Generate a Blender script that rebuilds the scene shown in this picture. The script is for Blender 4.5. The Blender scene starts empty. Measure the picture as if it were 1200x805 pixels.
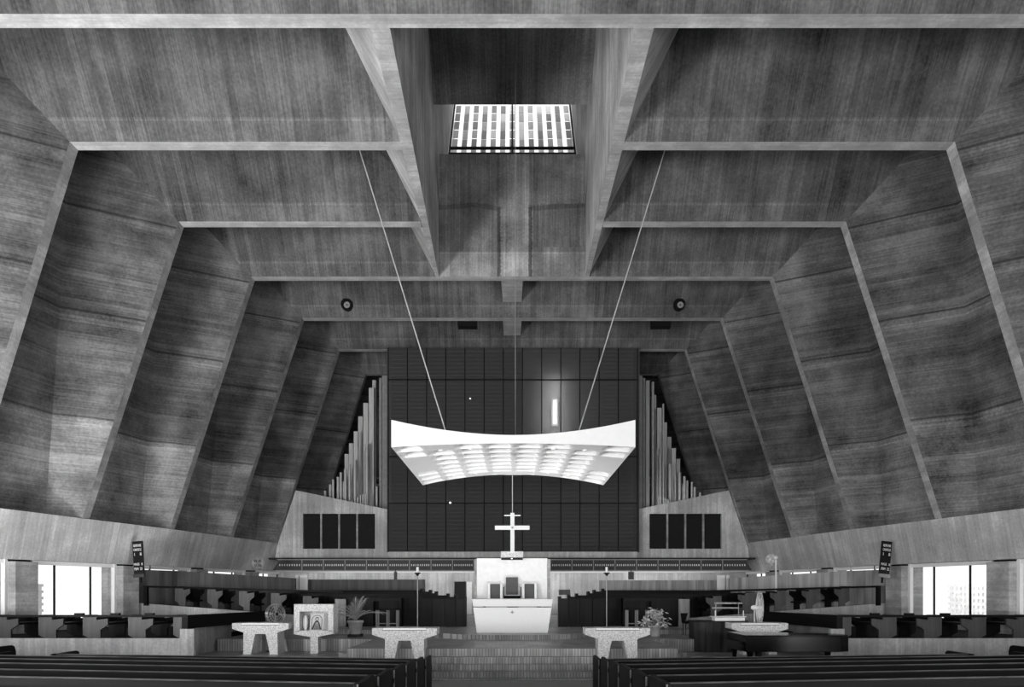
import bpy, math, random
from mathutils import Vector, Matrix
random.seed(7)
S = bpy.context.scene
C = S.collection
F = 805.0                      # focal length in pixels of the 1200 px frame
EYE = 2.17                     # camera height above the lowest floor
CX, HY = 600.3, 690.0          # principal column and horizon row of the photograph
PI = math.pi

def wx(px, d): return (px - CX) * d / F
def wz(py, d): return EYE + (HY - py) * d / F

# ------------------------------------------------------------------ mesh helpers
class MB:
    def __init__(s): s.v = []; s.f = []; s.m = []; s.sm = []
    def add(s, vs, fs, mi=0, smooth=False):
        o = len(s.v); s.v += [tuple(v) for v in vs]
        for f in fs: s.f.append([i + o for i in f]); s.m.append(mi); s.sm.append(smooth)
        return s
    def box(s, x0, x1, y0, y1, z0, z1, mi=0):
        x0, x1 = min(x0, x1), max(x0, x1); y0, y1 = min(y0, y1), max(y0, y1); z0, z1 = min(z0, z1), max(z0, z1)
        vs = [(x0,y0,z0),(x1,y0,z0),(x1,y1,z0),(x0,y1,z0),(x0,y0,z1),(x1,y0,z1),(x1,y1,z1),(x0,y1,z1)]
        return s.add(vs, [(0,3,2,1),(4,5,6,7),(0,1,5,4),(1,2,6,5),(2,3,7,6),(3,0,4,7)], mi)
    def hexa(s, b, t, mi=0):      # 4 bottom, 4 top points, same winding
        return s.add(list(b)+list(t), [(0,3,2,1),(4,5,6,7),(0,1,5,4),(1,2,6,5),(2,3,7,6),(3,0,4,7)], mi)
    def prism(s, pts, y0, y1, mi=0):   # polygon of (x,z) extruded along y
        n = len(pts)
        vs = [(p[0], y0, p[1]) for p in pts] + [(p[0], y1, p[1]) for p in pts]
        fs = [tuple(range(n)), tuple(range(2*n-1, n-1, -1))] + [(i, i+n, (i+1) % n + n, (i+1) % n) for i in range(n)]
        return s.add(vs, fs, mi)
    def vprism(s, pts, z0, z1, mi=0):  # polygon of (x,y) extruded along z
        n = len(pts)
        vs = [(p[0], p[1], z0) for p in pts] + [(p[0], p[1], z1) for p in pts]
        fs = [tuple(range(n-1, -1, -1)), tuple(range(n, 2*n))] + [(i, (i+1) % n, (i+1) % n + n, i+n) for i in range(n)]
        return s.add(vs, fs, mi)
    def xprism(s, pts, x0, x1, mi=0):  # polygon of (y,z) extruded along x
        n = len(pts)
        vs = [(x0, p[0], p[1]) for p in pts] + [(x1, p[0], p[1]) for p in pts]
        fs = [tuple(range(n-1, -1, -1)), tuple(range(n, 2*n))] + [(i, (i+1) % n, (i+1) % n + n, i+n) for i in range(n)]
        return s.add(vs, fs, mi)
    def quad(s, a, b, c, d, mi=0): return s.add([a, b, c, d], [(0,1,2,3)], mi)
    def tri(s, a, b, c, mi=0): return s.add([a, b, c], [(0,1,2)], mi)
    def tube(s, a, b, r0, r1=None, n=10, mi=0, cap=True):
        a, b = Vector(a), Vector(b); r1 = r0 if r1 is None else r1
        w = (b-a).normalized(); u = w.orthogonal().normalized(); t = w.cross(u)
        vs = []
        for p, r in ((a, r0), (b, r1)):
            for i in range(n):
                an = 2*PI*i/n; vs.append(p + u*math.cos(an)*r + t*math.sin(an)*r)
        s.add(vs, [(i, (i+1) % n, (i+1) % n+n, i+n) for i in range(n)], mi, True)
        if cap: s.add(vs[:n], [tuple(range(n-1, -1, -1))], mi); s.add(vs[n:], [tuple(range(n))], mi)
        return s
    def path(s, pts, r, n=8, mi=0):
        for i in range(len(pts)-1): s.tube(pts[i], pts[i+1], r, r, n, mi)
        return s
    def lathe(s, prof, c, n=24, mi=0, axis='z', smooth=True):   # prof: (r, h)
        vs = []
        for r, h in prof:
            for i in range(n):
                a = 2*PI*i/n
                if axis == 'z': vs.append((c[0]+r*math.cos(a), c[1]+r*math.sin(a), c[2]+h))
                elif axis == 'y': vs.append((c[0]+r*math.cos(a), c[1]+h, c[2]+r*math.sin(a)))
                else: vs.append((c[0]+h, c[1]+r*math.cos(a), c[2]+r*math.sin(a)))
        m = len(prof)
        fs = [(j*n+i, j*n+(i+1) % n, (j+1)*n+(i+1) % n, (j+1)*n+i) for j in range(m-1) for i in range(n)]
        s.add(vs, fs, mi, smooth)
        s.add(vs[:n], [tuple(range(n-1, -1, -1))], mi); s.add(vs[-n:], [tuple(range(n))], mi)
        return s
    def build(s, name, mats, parent=None, bevel=0, fix=True):
        me = bpy.data.meshes.new(name)
        off = Vector((0, 0, 0))
        p = parent
        while p is not None: off += p.location; p = p.parent
        me.from_pydata([tuple(Vector(v)-off) for v in s.v], [], s.f)
        if not isinstance(mats, (list, tuple)): mats = [mats]
        for m in mats: me.materials.append(m)
        for i, p in enumerate(me.polygons): p.material_index = s.m[i]; p.use_smooth = s.sm[i]
        me.update()
        if fix:
            import bmesh
            bm = bmesh.new(); bm.from_mesh(me)
            bmesh.ops.recalc_face_normals(bm, faces=bm.faces); bm.to_mesh(me); bm.free()
        o = bpy.data.objects.new(name, me); C.objects.link(o)
        if parent is not None: o.parent = parent
        if bevel:
            b = o.modifiers.new('bevel', 'BEVEL'); b.width = bevel; b.segments = 2; b.limit_method = 'ANGLE'; b.angle_limit = 0.7
        return o

def tag(o, label=None, cat=None, group=None, kind=None):
    if label: o['label'] = label
    if cat: o['category'] = cat
    if group: o['group'] = group
    if kind: o['kind'] = kind
    return o
def thing(name, loc, label, cat, group=None):
    o = bpy.data.objects.new(name, None); C.objects.link(o); o.location = loc; o.empty_display_size = .2
    return tag(o, label, cat, group)
def struct(o): o['kind'] = 'structure'; return o
def copy_tree(o, parent=None):
    c = o.copy(); C.objects.link(c); c.parent = parent
    for ch in list(o.children): copy_tree(ch, c)
    return c

# ------------------------------------------------------------------ materials
def newmat(name):
    m = bpy.data.materials.new(name); m.use_nodes = True
    nt = m.node_tree; b = nt.nodes['Principled BSDF']
    return m, nt, b
def N(nt, t, **kw):
    n = nt.nodes.new(t)
    for k, v in kw.items(): setattr(n, k, v)
    return n
def math_(nt, op, a, b=None, clamp=False):
    n = nt.nodes.new('ShaderNodeMath'); n.operation = op; n.use_clamp = clamp
    for i, x in enumerate((a, b)):
        if x is None: continue
        if hasattr(x, 'links'): nt.links.new(x, n.inputs[i])
        else: n.inputs[i].default_value = x
    return n.outputs[0]
def plain(name, g, rough=.6, metal=0, noise=0.15, scale=6, emit=0, spec=.5):
    m, nt, b = newmat(name)
    b.inputs['Roughness'].default_value = rough; b.inputs['Metallic'].default_value = metal
    b.inputs['Specular IOR Level'].default_value = spec
    tc = N(nt, 'ShaderNodeTexCoord'); no = N(nt, 'ShaderNodeTexNoise'); no.inputs['Scale'].default_value = scale
    no.inputs['Detail'].default_value = 5
    nt.links.new(tc.outputs['Object'], no.inputs['Vector'])
    r = N(nt, 'ShaderNodeValToRGB'); nt.links.new(no.outputs['Fac'], r.inputs[0])
    r.color_ramp.elements[0].position = .3; r.color_ramp.elements[1].position = .7
    a, c = g*(1-noise), min(g*(1+noise), 1)
    r.color_ramp.elements[0].color = (a, a, a, 1); r.color_ramp.elements[1].color = (c, c, c, 1)
    nt.links.new(r.outputs[0], b.inputs['Base Color'])
    if emit:
        b.inputs['Emission Color'].default_value = (1, 1, 1, 1); b.inputs['Emission Strength'].default_value = emit
    return m
def concrete(name, lo, hi, axis='x', freq=9.0, board=.16, joints=(), rough=.85, slow=.22, zlight=None, blotch=.45, skew=0, bands=None, stains=False):
    m, nt, b = newmat(name); b.inputs['Roughness'].default_value = rough
    b.inputs['Specular IOR Level'].default_value = .25
    L = nt.links.new
    tc = N(nt, 'ShaderNodeTexCoord'); sep = N(nt, 'ShaderNodeSeparateXYZ'); L(tc.outputs['Object'], sep.inputs[0])
    ax = {'x': 0, 'y': 1, 'z': 2}[axis]
    src = tc.outputs['Object']
    if skew:      # the boards lean: shift the board axis with height
        comb = N(nt, 'ShaderNodeCombineXYZ')
        sh = math_(nt, 'ADD', sep.outputs[ax], math_(nt, 'MULTIPLY', sep.outputs[2], skew))
        for i in range(3): L(sh if i == ax else sep.outputs[i], comb.inputs[i])
        src = comb.outputs[0]; u = sh
    else: u = sep.outputs[ax]
    mp = N(nt, 'ShaderNodeMapping'); sc = [slow]*3; sc[ax] = freq; mp.inputs['Scale'].default_value = sc; L(src, mp.inputs[0])
    n1 = N(nt, 'ShaderNodeTexNoise'); n1.inputs['Scale'].default_value = 1; n1.inputs['Detail'].default_value = 7; n1.inputs['Roughness'].default_value = .62
    L(mp.outputs[0], n1.inputs['Vector'])
    n2 = N(nt, 'ShaderNodeTexNoise'); n2.inputs['Scale'].default_value = blotch; n2.inputs['Detail'].default_value = 6; n2.inputs['Roughness'].default_value = .6
    L(tc.outputs['Object'], n2.inputs['Vector'])
    n3 = N(nt, 'ShaderNodeTexNoise'); n3.inputs['Scale'].default_value = 14; n3.inputs['Detail'].default_value = 4
    L(tc.outputs['Object'], n3.inputs['Vector'])
    bi = math_(nt, 'FLOOR', math_(nt, 'DIVIDE', u, board))
    wn = N(nt, 'ShaderNodeTexWhiteNoise', noise_dimensions='1D'); L(bi, wn.inputs['W'])
    v = math_(nt, 'MULTIPLY', n1.outputs['Fac'], .5)
    v = math_(nt, 'ADD', v, math_(nt, 'MULTIPLY', n2.outputs['Fac'], .95))
    v = math_(nt, 'ADD', v, math_(nt, 'MULTIPLY', n3.outputs['Fac'], .3))
    v = math_(nt, 'ADD', v, math_(nt, 'MULTIPLY', wn.outputs['Value'], .12))
    # worn light patches: streaky mask
    r = N(nt, 'ShaderNodeValToRGB'); L(v, r.inputs[0])
    mr = math_(nt, 'SUBTRACT', v, .48); L(mr, r.inputs[0])
    e = r.color_ramp.elements
    e[0].position = .16; e[1].position = .72
    e[0].color = (lo, lo, lo, 1); e[1].color = (hi, hi, hi, 1)
    mid = r.color_ramp.elements.new(.45); g = lo*.5+hi*.42; mid.color = (g, g, g, 1)
    col = r.outputs[0]
    def mixmul(col, fac, val):
        mx = N(nt, 'ShaderNodeMix', data_type='RGBA', blend_type='MULTIPLY'); L(fac, mx.inputs[0]); L(col, mx.inputs[6]); mx.inputs[7].default_value = (val, val, val, 1)
        return mx.outputs[2]
    if zlight:      # the lowest pour of the walls is a paler mix
        st = math_(nt, 'LESS_THAN', sep.outputs[2], zlight[0])
        col = mixmul(col, st, zlight[1])
    for zj in joints:
        dd = math_(nt, 'ABSOLUTE', math_(nt, 'SUBTRACT', sep.outputs[2], zj))
        ln = math_(nt, 'LESS_THAN', dd, .03)
        col = mixmul(col, ln, .45)
        up = math_(nt, 'LESS_THAN', math_(nt, 'ABSOLUTE', math_(nt, 'SUBTRACT', sep.outputs[2], zj-.16)), .1)
        col = mixmul(col, math_(nt, 'MULTIPLY', up, n3.outputs['Fac']), 1.35)
    if bands:       # pale laitance line and paler lower strip of the ceiling folds
        zb, wb = bands
        dd = math_(nt, 'LESS_THAN', math_(nt, 'ABSOLUTE', math_(nt, 'SUBTRACT', sep.outputs[2], zb)), .035)
        col = mixmul(col, math_(nt, 'MULTIPLY', dd, n1.outputs['Fac']), 1.5)
        col = mixmul(col, math_(nt, 'LESS_THAN', sep.outputs[2], zb), wb)
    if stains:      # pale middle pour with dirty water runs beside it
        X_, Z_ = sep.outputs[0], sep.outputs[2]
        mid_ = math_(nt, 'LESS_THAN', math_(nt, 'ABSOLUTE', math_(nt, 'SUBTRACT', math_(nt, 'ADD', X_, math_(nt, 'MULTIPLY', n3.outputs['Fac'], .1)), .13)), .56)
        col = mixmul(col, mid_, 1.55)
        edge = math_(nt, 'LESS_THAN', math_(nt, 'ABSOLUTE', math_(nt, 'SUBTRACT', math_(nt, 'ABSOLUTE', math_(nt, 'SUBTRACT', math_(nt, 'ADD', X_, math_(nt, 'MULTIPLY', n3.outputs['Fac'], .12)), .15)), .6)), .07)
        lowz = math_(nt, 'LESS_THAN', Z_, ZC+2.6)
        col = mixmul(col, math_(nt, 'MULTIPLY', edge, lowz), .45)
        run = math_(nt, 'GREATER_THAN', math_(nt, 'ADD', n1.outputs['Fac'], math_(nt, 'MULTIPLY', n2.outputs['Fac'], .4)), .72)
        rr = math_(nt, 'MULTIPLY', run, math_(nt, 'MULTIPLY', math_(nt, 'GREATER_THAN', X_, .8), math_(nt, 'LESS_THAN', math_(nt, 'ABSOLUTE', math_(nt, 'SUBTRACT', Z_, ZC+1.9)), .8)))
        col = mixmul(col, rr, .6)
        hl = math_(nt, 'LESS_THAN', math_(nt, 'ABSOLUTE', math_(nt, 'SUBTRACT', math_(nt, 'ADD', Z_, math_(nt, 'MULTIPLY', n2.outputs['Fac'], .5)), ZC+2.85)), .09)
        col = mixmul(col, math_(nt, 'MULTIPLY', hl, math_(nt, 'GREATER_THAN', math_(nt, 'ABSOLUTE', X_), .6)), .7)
    L(col, b.inputs['Base Color'])
    bp = N(nt, 'ShaderNodeBump'); bp.inputs['Strength'].default_value = .25; bp.inputs['Distance'].default_value = .03
    L(v, bp.inputs['Height']); L(bp.outputs[0], b.inputs['Normal'])
    return m
def brick(name, g, mode, rough=.45):
    m, nt, b = newmat(name); b.inputs['Roughness'].default_value = rough
    L = nt.links.new
    tc = N(nt, 'ShaderNodeTexCoord'); sep = N(nt, 'ShaderNodeSeparateXYZ'); L(tc.outputs['Object'], sep.inputs[0])
    comb = N(nt, 'ShaderNodeCombineXYZ')
    if mode == 'floor': L(sep.outputs[0], comb.inputs[0]); L(sep.outputs[1], comb.inputs[1])
    else: L(math_(nt, 'ADD', sep.outputs[0], sep.outputs[1]), comb.inputs[0]); L(sep.outputs[2], comb.inputs[1])
    t = N(nt, 'ShaderNodeTexBrick'); L(comb.outputs[0], t.inputs[0])
    t.inputs['Scale'].default_value = 1
    t.inputs['Color1'].default_value = (g*.75,)*3+(1,); t.inputs['Color2'].default_value = (g*1.3,)*3+(1,); t.inputs['Mortar'].default_value = (g*.42,)*3+(1,)
    t.inputs['Mortar Size'].default_value = .008
    if mode == 'floor': t.inputs['Brick Width'].default_value = .22; t.inputs['Row Height'].default_value = .11
    else: t.inputs['Brick Width'].default_value = .075; t.inputs['Row Height'].default_value = 5; t.offset = 0
    n = N(nt, 'ShaderNodeTexNoise'); n.inputs['Scale'].default_value = 1.2; n.inputs['Detail'].default_value = 5; L(tc.outputs['Object'], n.inputs['Vector'])
    r = N(nt, 'ShaderNodeMapRange'); L(n.outputs['Fac'], r.inputs[0]); r.inputs[1].default_value = .3; r.inputs[2].default_value = .7; r.inputs[3].default_value = .7; r.inputs[4].default_value = 1.35
    mx = N(nt, 'ShaderNodeVectorMath', operation='SCALE'); L(t.outputs['Color'], mx.inputs[0]); L(r.outputs[0], mx.inputs['Scale'])
    L(mx.outputs[0], b.inputs['Base Color'])
    return m
def wood(name, lo, hi, axis='x', freq=14, rough=.45, board=None, slow=.8, spec=.5):
    m, nt, b = newmat(name); b.inputs['Roughness'].default_value = rough; b.inputs['Specular IOR Level'].default_value = spec
    L = nt.links.new
    tc = N(nt, 'ShaderNodeTexCoord'); mp = N(nt, 'ShaderNodeMapping'); sc = [slow]*3; sc['xyz'.index(axis)] = freq
    mp.inputs['Scale'].default_value = sc; L(tc.outputs['Object'], mp.inputs[0])
    n = N(nt, 'ShaderNodeTexNoise'); n.inputs['Scale'].default_value = 1; n.inputs['Detail'].default_value = 5; L(mp.outputs[0], n.inputs['Vector'])
    r = N(nt, 'ShaderNodeValToRGB'); r.color_ramp.elements[0].position = .3; r.color_ramp.elements[1].position = .72
    r.color_ramp.elements[0].color = (lo, lo, lo, 1); r.color_ramp.elements[1].color = (hi, hi, hi, 1)
    v = n.outputs['Fac']
    if board:
        sep = N(nt, 'ShaderNodeSeparateXYZ'); L(tc.outputs['Object'], sep.inputs[0])
        bi = math_(nt, 'FLOOR', math_(nt, 'DIVIDE', sep.outputs['xyz'.index(axis)], board))
        wn = N(nt, 'ShaderNodeTexWhiteNoise', noise_dimensions='1D'); L(bi, wn.inputs['W'])
        v = math_(nt, 'ADD', math_(nt, 'MULTIPLY', v, .75), math_(nt, 'MULTIPLY', wn.outputs['Value'], .28))
    L(v, r.inputs[0]); L(r.outputs[0], b.inputs['Base Color'])
    return m
def terrazzo(name, g):
    m, nt, b = newmat(name); b.inputs['Roughness'].default_value = .6
    tc = N(nt, 'ShaderNodeTexCoord'); n = N(nt, 'ShaderNodeTexVoronoi'); n.inputs['Scale'].default_value = 45
    nt.links.new(tc.outputs['Object'], n.inputs['Vector'])
    bw = N(nt, 'ShaderNodeRGBToBW'); nt.links.new(n.outputs['Color'], bw.inputs[0])
    r = N(nt, 'ShaderNodeValToRGB'); nt.links.new(bw.outputs[0], r.inputs[0])
    r.color_ramp.elements[0].position = .1; r.color_ramp.elements[1].position = .8
    r.color_ramp.elements[0].color = (g*.55,)*3+(1,); r.color_ramp.elements[1].color = (g*1.2,)*3+(1,)
    nt.links.new(r.outputs[0], b.inputs['Base Color'])
    return m

ZC = 12.0 + EYE              # soffit height of the ceiling folds
ZL = 2.30 + EYE              # top edge of the ledge
ZB = 0.90 + EYE              # bottom edge of the ledge
M = {}
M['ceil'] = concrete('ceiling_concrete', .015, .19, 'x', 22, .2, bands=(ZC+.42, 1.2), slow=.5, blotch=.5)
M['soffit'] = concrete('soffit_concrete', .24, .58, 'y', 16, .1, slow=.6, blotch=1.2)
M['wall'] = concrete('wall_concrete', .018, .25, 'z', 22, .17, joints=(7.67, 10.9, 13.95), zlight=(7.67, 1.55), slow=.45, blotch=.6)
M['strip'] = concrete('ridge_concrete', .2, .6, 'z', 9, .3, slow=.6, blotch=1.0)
M['fascia'] = concrete('ledge_concrete', .3, .88, 'y', 13, .22, slow=.5, skew=.25)
M['beam'] = concrete('beam_concrete', .2, .7, 'y', 4, .3, slow=.8)
M['well'] = concrete('well_concrete', .03, .36, 'x', 14, .18, slow=.25, blotch=.3)
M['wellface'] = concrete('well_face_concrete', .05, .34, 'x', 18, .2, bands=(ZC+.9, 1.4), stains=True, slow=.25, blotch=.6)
M['board'] = concrete('board_concrete', .3, .85, 'x', 14, .14, slow=.5)
M['boardy'] = concrete('side_board_concrete', .16, .5, 'y', 7, .14, slow=.5)
M['base'] = concrete('base_concrete', .22, .58, 'x', 12, .16, slow=.6)
M['backdark'] = concrete('organ_chamber_concrete', .03, .12, 'x', 5, .3)
M['brick_floor'] = brick('brick_paving', .28, 'floor', .4)
M['brick_riser'] = brick('brick_risers', .27, 'riser', .6)
M['nave_floor'] = plain('nave_floor', .2, .45)
M['white'] = plain('white_paint', .85, .5, noise=.02)
M['white_stone'] = plain('white_stone', .88, .45, noise=.04, scale=30)
M['plaster'] = plain('white_plaster', .88, .8, noise=.05)
M['screen'] = plain('screen_cloth', .02, .9, noise=.1)
M['seam'] = plain('screen_seam', .006, .8, spec=.1)
M['seamlt'] = plain('screen_rail', .05, .8)
M['grille'] = plain('grille_cloth', .022, .9, noise=.1, spec=.1)
M['black'] = plain('black_metal', .008, .45, spec=.2)
M['blackgloss'] = plain('black_lacquer', .003, .15, spec=.2)
M['pewdark'] = wood('dark_varnished_wood', .002, .006, 'z', 20, .5, spec=.10)
M['pewrail'] = wood('worn_rail_wood', .03, .12, 'x', 4, .3)
M['stall'] = wood('stall_wood', .003, .012, 'x', 12, .5, spec=.12)
M['endpanel'] = wood('end_panel_wood', .018, .05, 'x', 10, .5)
M['endpanel_lt'] = wood('pale_end_panel_wood', .02, .055, 'x', 10, .5)
M['darkboard'] = wood('dark_board_wood', .03, .085, 'x', 9, .6, .14, slow=.6)
M['lightboard'] = wood('pale_board_wood', .17, .42, 'x', 9, .6, .14, slow=.6)
M['midboard'] = wood('post_board_wood', .15, .32, 'x', 12, .5)
M['terrazzo'] = terrazzo('terrazzo', .62)
M['pipe_metal'] = plain('organ_pipe_metal', .6, .4, .3, noise=.1)
M['pipe_wood'] = wood('organ_pipe_wood', .45, .75, 'x', 20, .5)
M['pipe_bright'] = plain('small_pipe_metal', .75, .3, .4)
M['steel'] = plain('steel', .55, .3, .8)
M['cable'] = plain('cable_steel', .55, .5, .1)
M['cushion'] = plain('woven_cushion', .09, .9, noise=.2, scale=40)
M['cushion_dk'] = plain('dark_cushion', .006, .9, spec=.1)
M['pot'] = plain('clay_pot', .4, .8)
M['leaf'] = plain('palm_leaf', .36, .5, noise=.4, scale=3)
M['leaf2'] = plain('pale_leaf', .5, .5, noise=.45, scale=9)
M['soil'] = plain('soil', .02, .9)
M['ink'] = plain('painted_line', .05, .8)
M['gold'] = plain('icon_ground', .55, .6, noise=.12, scale=20)
M['text'] = plain('board_lettering', .85, .6)
M['frieze'] = plain('frieze_panel', .035, .6, noise=.15)
M['block'] = plain('outdoor_block', .92, .9)
M['blockhole'] = plain('block_hollow', .25, .9)
M['lampwhite'] = plain('lit_lamp', .9, .5, emit=14)
M['lampsmall'] = plain('lit_small_lamp', .9, .5, emit=3)
M['grey'] = plain('grey_paint', .3, .6)

g, nt, b = newmat('window_glass')
for n in list(nt.nodes):
    if n.type == 'BSDF_PRINCIPLED': nt.nodes.remove(n)
tr = N(nt, 'ShaderNodeBsdfTransparent'); gl = N(nt, 'ShaderNodeBsdfGlossy'); gl.inputs['Roughness'].default_value = .03
mx = N(nt, 'ShaderNodeMixShader'); mx.inputs[0].default_value = .05
nt.links.new(tr.outputs[0], mx.inputs[1]); nt.links.new(gl.outputs[0], mx.inputs[2]); nt.links.new(mx.outputs[0], nt.nodes['Material Output'].inputs[0])
M['glass'] = g
# acoustic cloth: dark and slightly see-through
g, nt, b = newmat('organ_screen_cloth')
b.inputs['Base Color'].default_value = (.032, .032, .032, 1); b.inputs['Roughness'].default_value = .8
b.inputs['Specular IOR Level'].default_value = .2
tc = N(nt, 'ShaderNodeTexCoord'); sep = N(nt, 'ShaderNodeSeparateXYZ'); nt.links.new(tc.outputs['Object'], sep.inputs[0])
fr = math_(nt, 'FRACT', math_(nt, 'MULTIPLY', sep.outputs[2], 5.0))
ln = math_(nt, 'GREATER_THAN', fr, .75)
mr = N(nt, 'ShaderNodeMix', data_type='RGBA'); nt.links.new(ln, mr.inputs[0]); mr.inputs[6].default_value = (.06, .06, .06, 1); mr.inputs[7].default_value = (.09, .09, .09, 1)
nt.links.new(mr.outputs[2], b.inputs['Base Color'])
tr = N(nt, 'ShaderNodeBsdfTransparent'); mx = N(nt, 'ShaderNodeMixShader'); mx.inputs[0].default_value = .28
nt.links.new(b.outputs[0], mx.inputs[1]); nt.links.new(tr.outputs[0], mx.inputs[2]); nt.links.new(mx.outputs[0], nt.nodes['Material Output'].inputs[0])
M['cloth'] = g

# ------------------------------------------------------------------ shell: folded concrete walls and ceiling
DI = [-5.3, -1.3, 2.7, 6.7, 10.65, 14.7, 18.8, 22.8, 26.76, 30.77, 34.75, 38.7, 42.7]
WT = [17.6, 16.7, 15.8, 14.9, 13.95, 12.95, 11.88, 10.90, 10.03, 9.32, 8.72, 8.18, 7.7]
WL = [20.4, 19.6, 18.8, 18.0, 17.2, 15.65, 14.85, 14.04, 13.16, 12.5, 11.83, 11.2, 10.6]
WL[4] = 16.45; WL[3] = 17.25; WL[2] = 18.05; WL[1] = 18.85; WL[0] = 19.65
def Wl(d):
    for i in range(len(DI)-1):
        if d <= DI[i+1] or i == len(DI)-2:
            t = (d-DI[i])/(DI[i+1]-DI[i]); return WL[i]+(WL[i+1]-WL[i])*t
ST = .36                    # width of the soffit and ridge strips
for side, nm in ((-1, 'wall_left'), (1, 'wall_right')):
    w = MB()
    P = lambda x, y, z: (side*x, y, z)
    for i in range(len(DI)):
        a_l = P(WL[i], DI[i]-ST, ZL); a_t = P(WT[i], DI[i]-ST, ZC); b_l = P(WL[i], DI[i], ZL); b_t = P(WT[i], DI[i], ZC)
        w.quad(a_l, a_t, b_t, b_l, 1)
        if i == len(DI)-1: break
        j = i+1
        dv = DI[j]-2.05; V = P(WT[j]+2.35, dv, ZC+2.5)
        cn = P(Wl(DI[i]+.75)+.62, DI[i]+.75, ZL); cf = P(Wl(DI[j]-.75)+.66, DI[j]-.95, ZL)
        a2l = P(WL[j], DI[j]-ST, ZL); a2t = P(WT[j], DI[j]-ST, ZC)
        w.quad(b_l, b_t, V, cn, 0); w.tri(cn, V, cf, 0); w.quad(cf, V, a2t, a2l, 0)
        w.quad(b_l, cn, P(WL[i]+2, DI[i]+.5, ZL), P(WL[i]+2, DI[i], ZL)); 
    # shelf behind the ledge
    for i in range(len(DI)-1):
        w.quad(P(WL[i], DI[i]-ST, ZL-.02), P(WL[i+1], DI[i+1]-ST, ZL-.02), P(WL[i+1]+2.2, DI[i+1]-ST, ZL-.02), P(WL[i]+2.2, DI[i]-ST, ZL-.02))
    struct(w.build(nm, [M['wall'], M['strip']], fix=False))

ce = MB()
for i in range(len(DI)):
    x = WT[i]
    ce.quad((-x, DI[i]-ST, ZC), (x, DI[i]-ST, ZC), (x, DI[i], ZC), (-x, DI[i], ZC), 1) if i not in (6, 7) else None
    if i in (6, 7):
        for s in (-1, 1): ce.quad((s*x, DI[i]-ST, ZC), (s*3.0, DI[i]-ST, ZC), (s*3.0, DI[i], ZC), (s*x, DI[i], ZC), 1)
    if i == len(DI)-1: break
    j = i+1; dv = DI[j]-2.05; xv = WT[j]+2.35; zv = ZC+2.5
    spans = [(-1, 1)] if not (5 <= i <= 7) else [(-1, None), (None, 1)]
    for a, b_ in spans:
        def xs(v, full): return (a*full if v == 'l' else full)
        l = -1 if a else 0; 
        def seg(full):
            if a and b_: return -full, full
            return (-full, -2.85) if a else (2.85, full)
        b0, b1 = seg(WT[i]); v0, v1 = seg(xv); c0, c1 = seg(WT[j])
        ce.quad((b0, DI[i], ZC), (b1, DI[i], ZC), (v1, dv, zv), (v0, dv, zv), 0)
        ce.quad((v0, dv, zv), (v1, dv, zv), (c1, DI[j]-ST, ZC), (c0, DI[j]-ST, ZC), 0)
struct(ce.build('ceiling', [M['ceil'], M['soffit']], fix=False))

# central light well between two long beams
D1, D4 = DI[5], DI[8]-ST
for side in (-1, 1):
    bm_ = MB()
    xi0, xi1, xo0, xo1 = side*2.62, side*2.82, side*3.03, side*2.92
    T = 26.0
    # soffit, inner face, slanted outer face
    bm_.quad((xi0, D1, ZC), (xo0, D1, ZC), (xo1+side*.04, D4, ZC), (xi1, D4, ZC), 1)
    bm_.quad((xi0, D1-.2, ZC), (xi1, D4+.4, ZC), (xi1, D4+.4, T), (xi0, D1-.2, T), 0)
    bm_.quad((xo0, D1-.2, ZC), (xo1, D4+.1, ZC), (xo1+side*1.6, D4+.1, ZC+2.75), (xo0+side*1.6, D1-.2, ZC+2.75), 0)
    struct(bm_.build('trim_1' if side < 0 else 'trim_2', [M['beam'], M['soffit']], fix=False))
well = MB()
hs, hw_ = 17.2+EYE, 2.9
well.quad((-hw_, 24.4, hs), (hw_, 24.4, hs), (hw_, 17.5, hs+4.0), (-hw_, 17.5, hs+4.0), 0)       # dark sloping slab
well.quad((-hw_, 17.5, hs+4.0), (hw_, 17.5, hs+4.0), (hw_, D1, ZC), (-hw_, D1, ZC), 0)
well.quad((-hw_, 24.4, hs), (hw_, 24.4, hs), (hw_, 24.6, hs+.2), (-hw_, 24.6, hs+.2), 0)
well.quad((-hw_, 24.4, hs+.02), (hw_, 24.4, hs+.02), (hw_, 32.6, 23.3+EYE), (-hw_, 32.6, 23.3+EYE), 2)  # shaft ceiling
well.quad((-hw_, 26.15, 16.55+EYE), (hw_, 26.15, 16.55+EYE), (hw_, 29.4, 18.45+EYE), (-hw_, 29.4, 18.45+EYE), 2)  # shaft floor
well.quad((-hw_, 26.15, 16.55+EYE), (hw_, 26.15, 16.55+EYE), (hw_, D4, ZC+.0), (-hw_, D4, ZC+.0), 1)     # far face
for s in (-1, 1):
    well.add([(s*2.78, 24.3, hs-1), (s*2.78, 26.3, hs-2.5), (s*2.78, 33, 16+EYE), (s*2.78, 33, 24.5+EYE), (s*2.78, 24.3, 24.5+EYE)], [(0, 1, 2, 3, 4)], 2)
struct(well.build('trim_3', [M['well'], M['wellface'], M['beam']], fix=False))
# short rib on the centre line farther back
rb = MB()
zr = ZC+.55
for i in (8, 9):
    y0, y1 = DI[i], DI[i+1]-ST-.2
    h0, h1 = (.44, .40)
    rb.hexa([(-h0, y0-.02, zr-.55 if 0 else zr), (h0, y0-.02, zr), (h1, y1+.3, zr), (-h1, y1+.3, zr)], [(-h0-.25, y0-.02, zr+2.4), (h0+.25, y0-.02, zr+2.4), (h1+.25, y1, zr+2.4), (-h1-.25, y1, zr+2.4)])
struct(rb.build('trim_4', M['soffit']))

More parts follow.
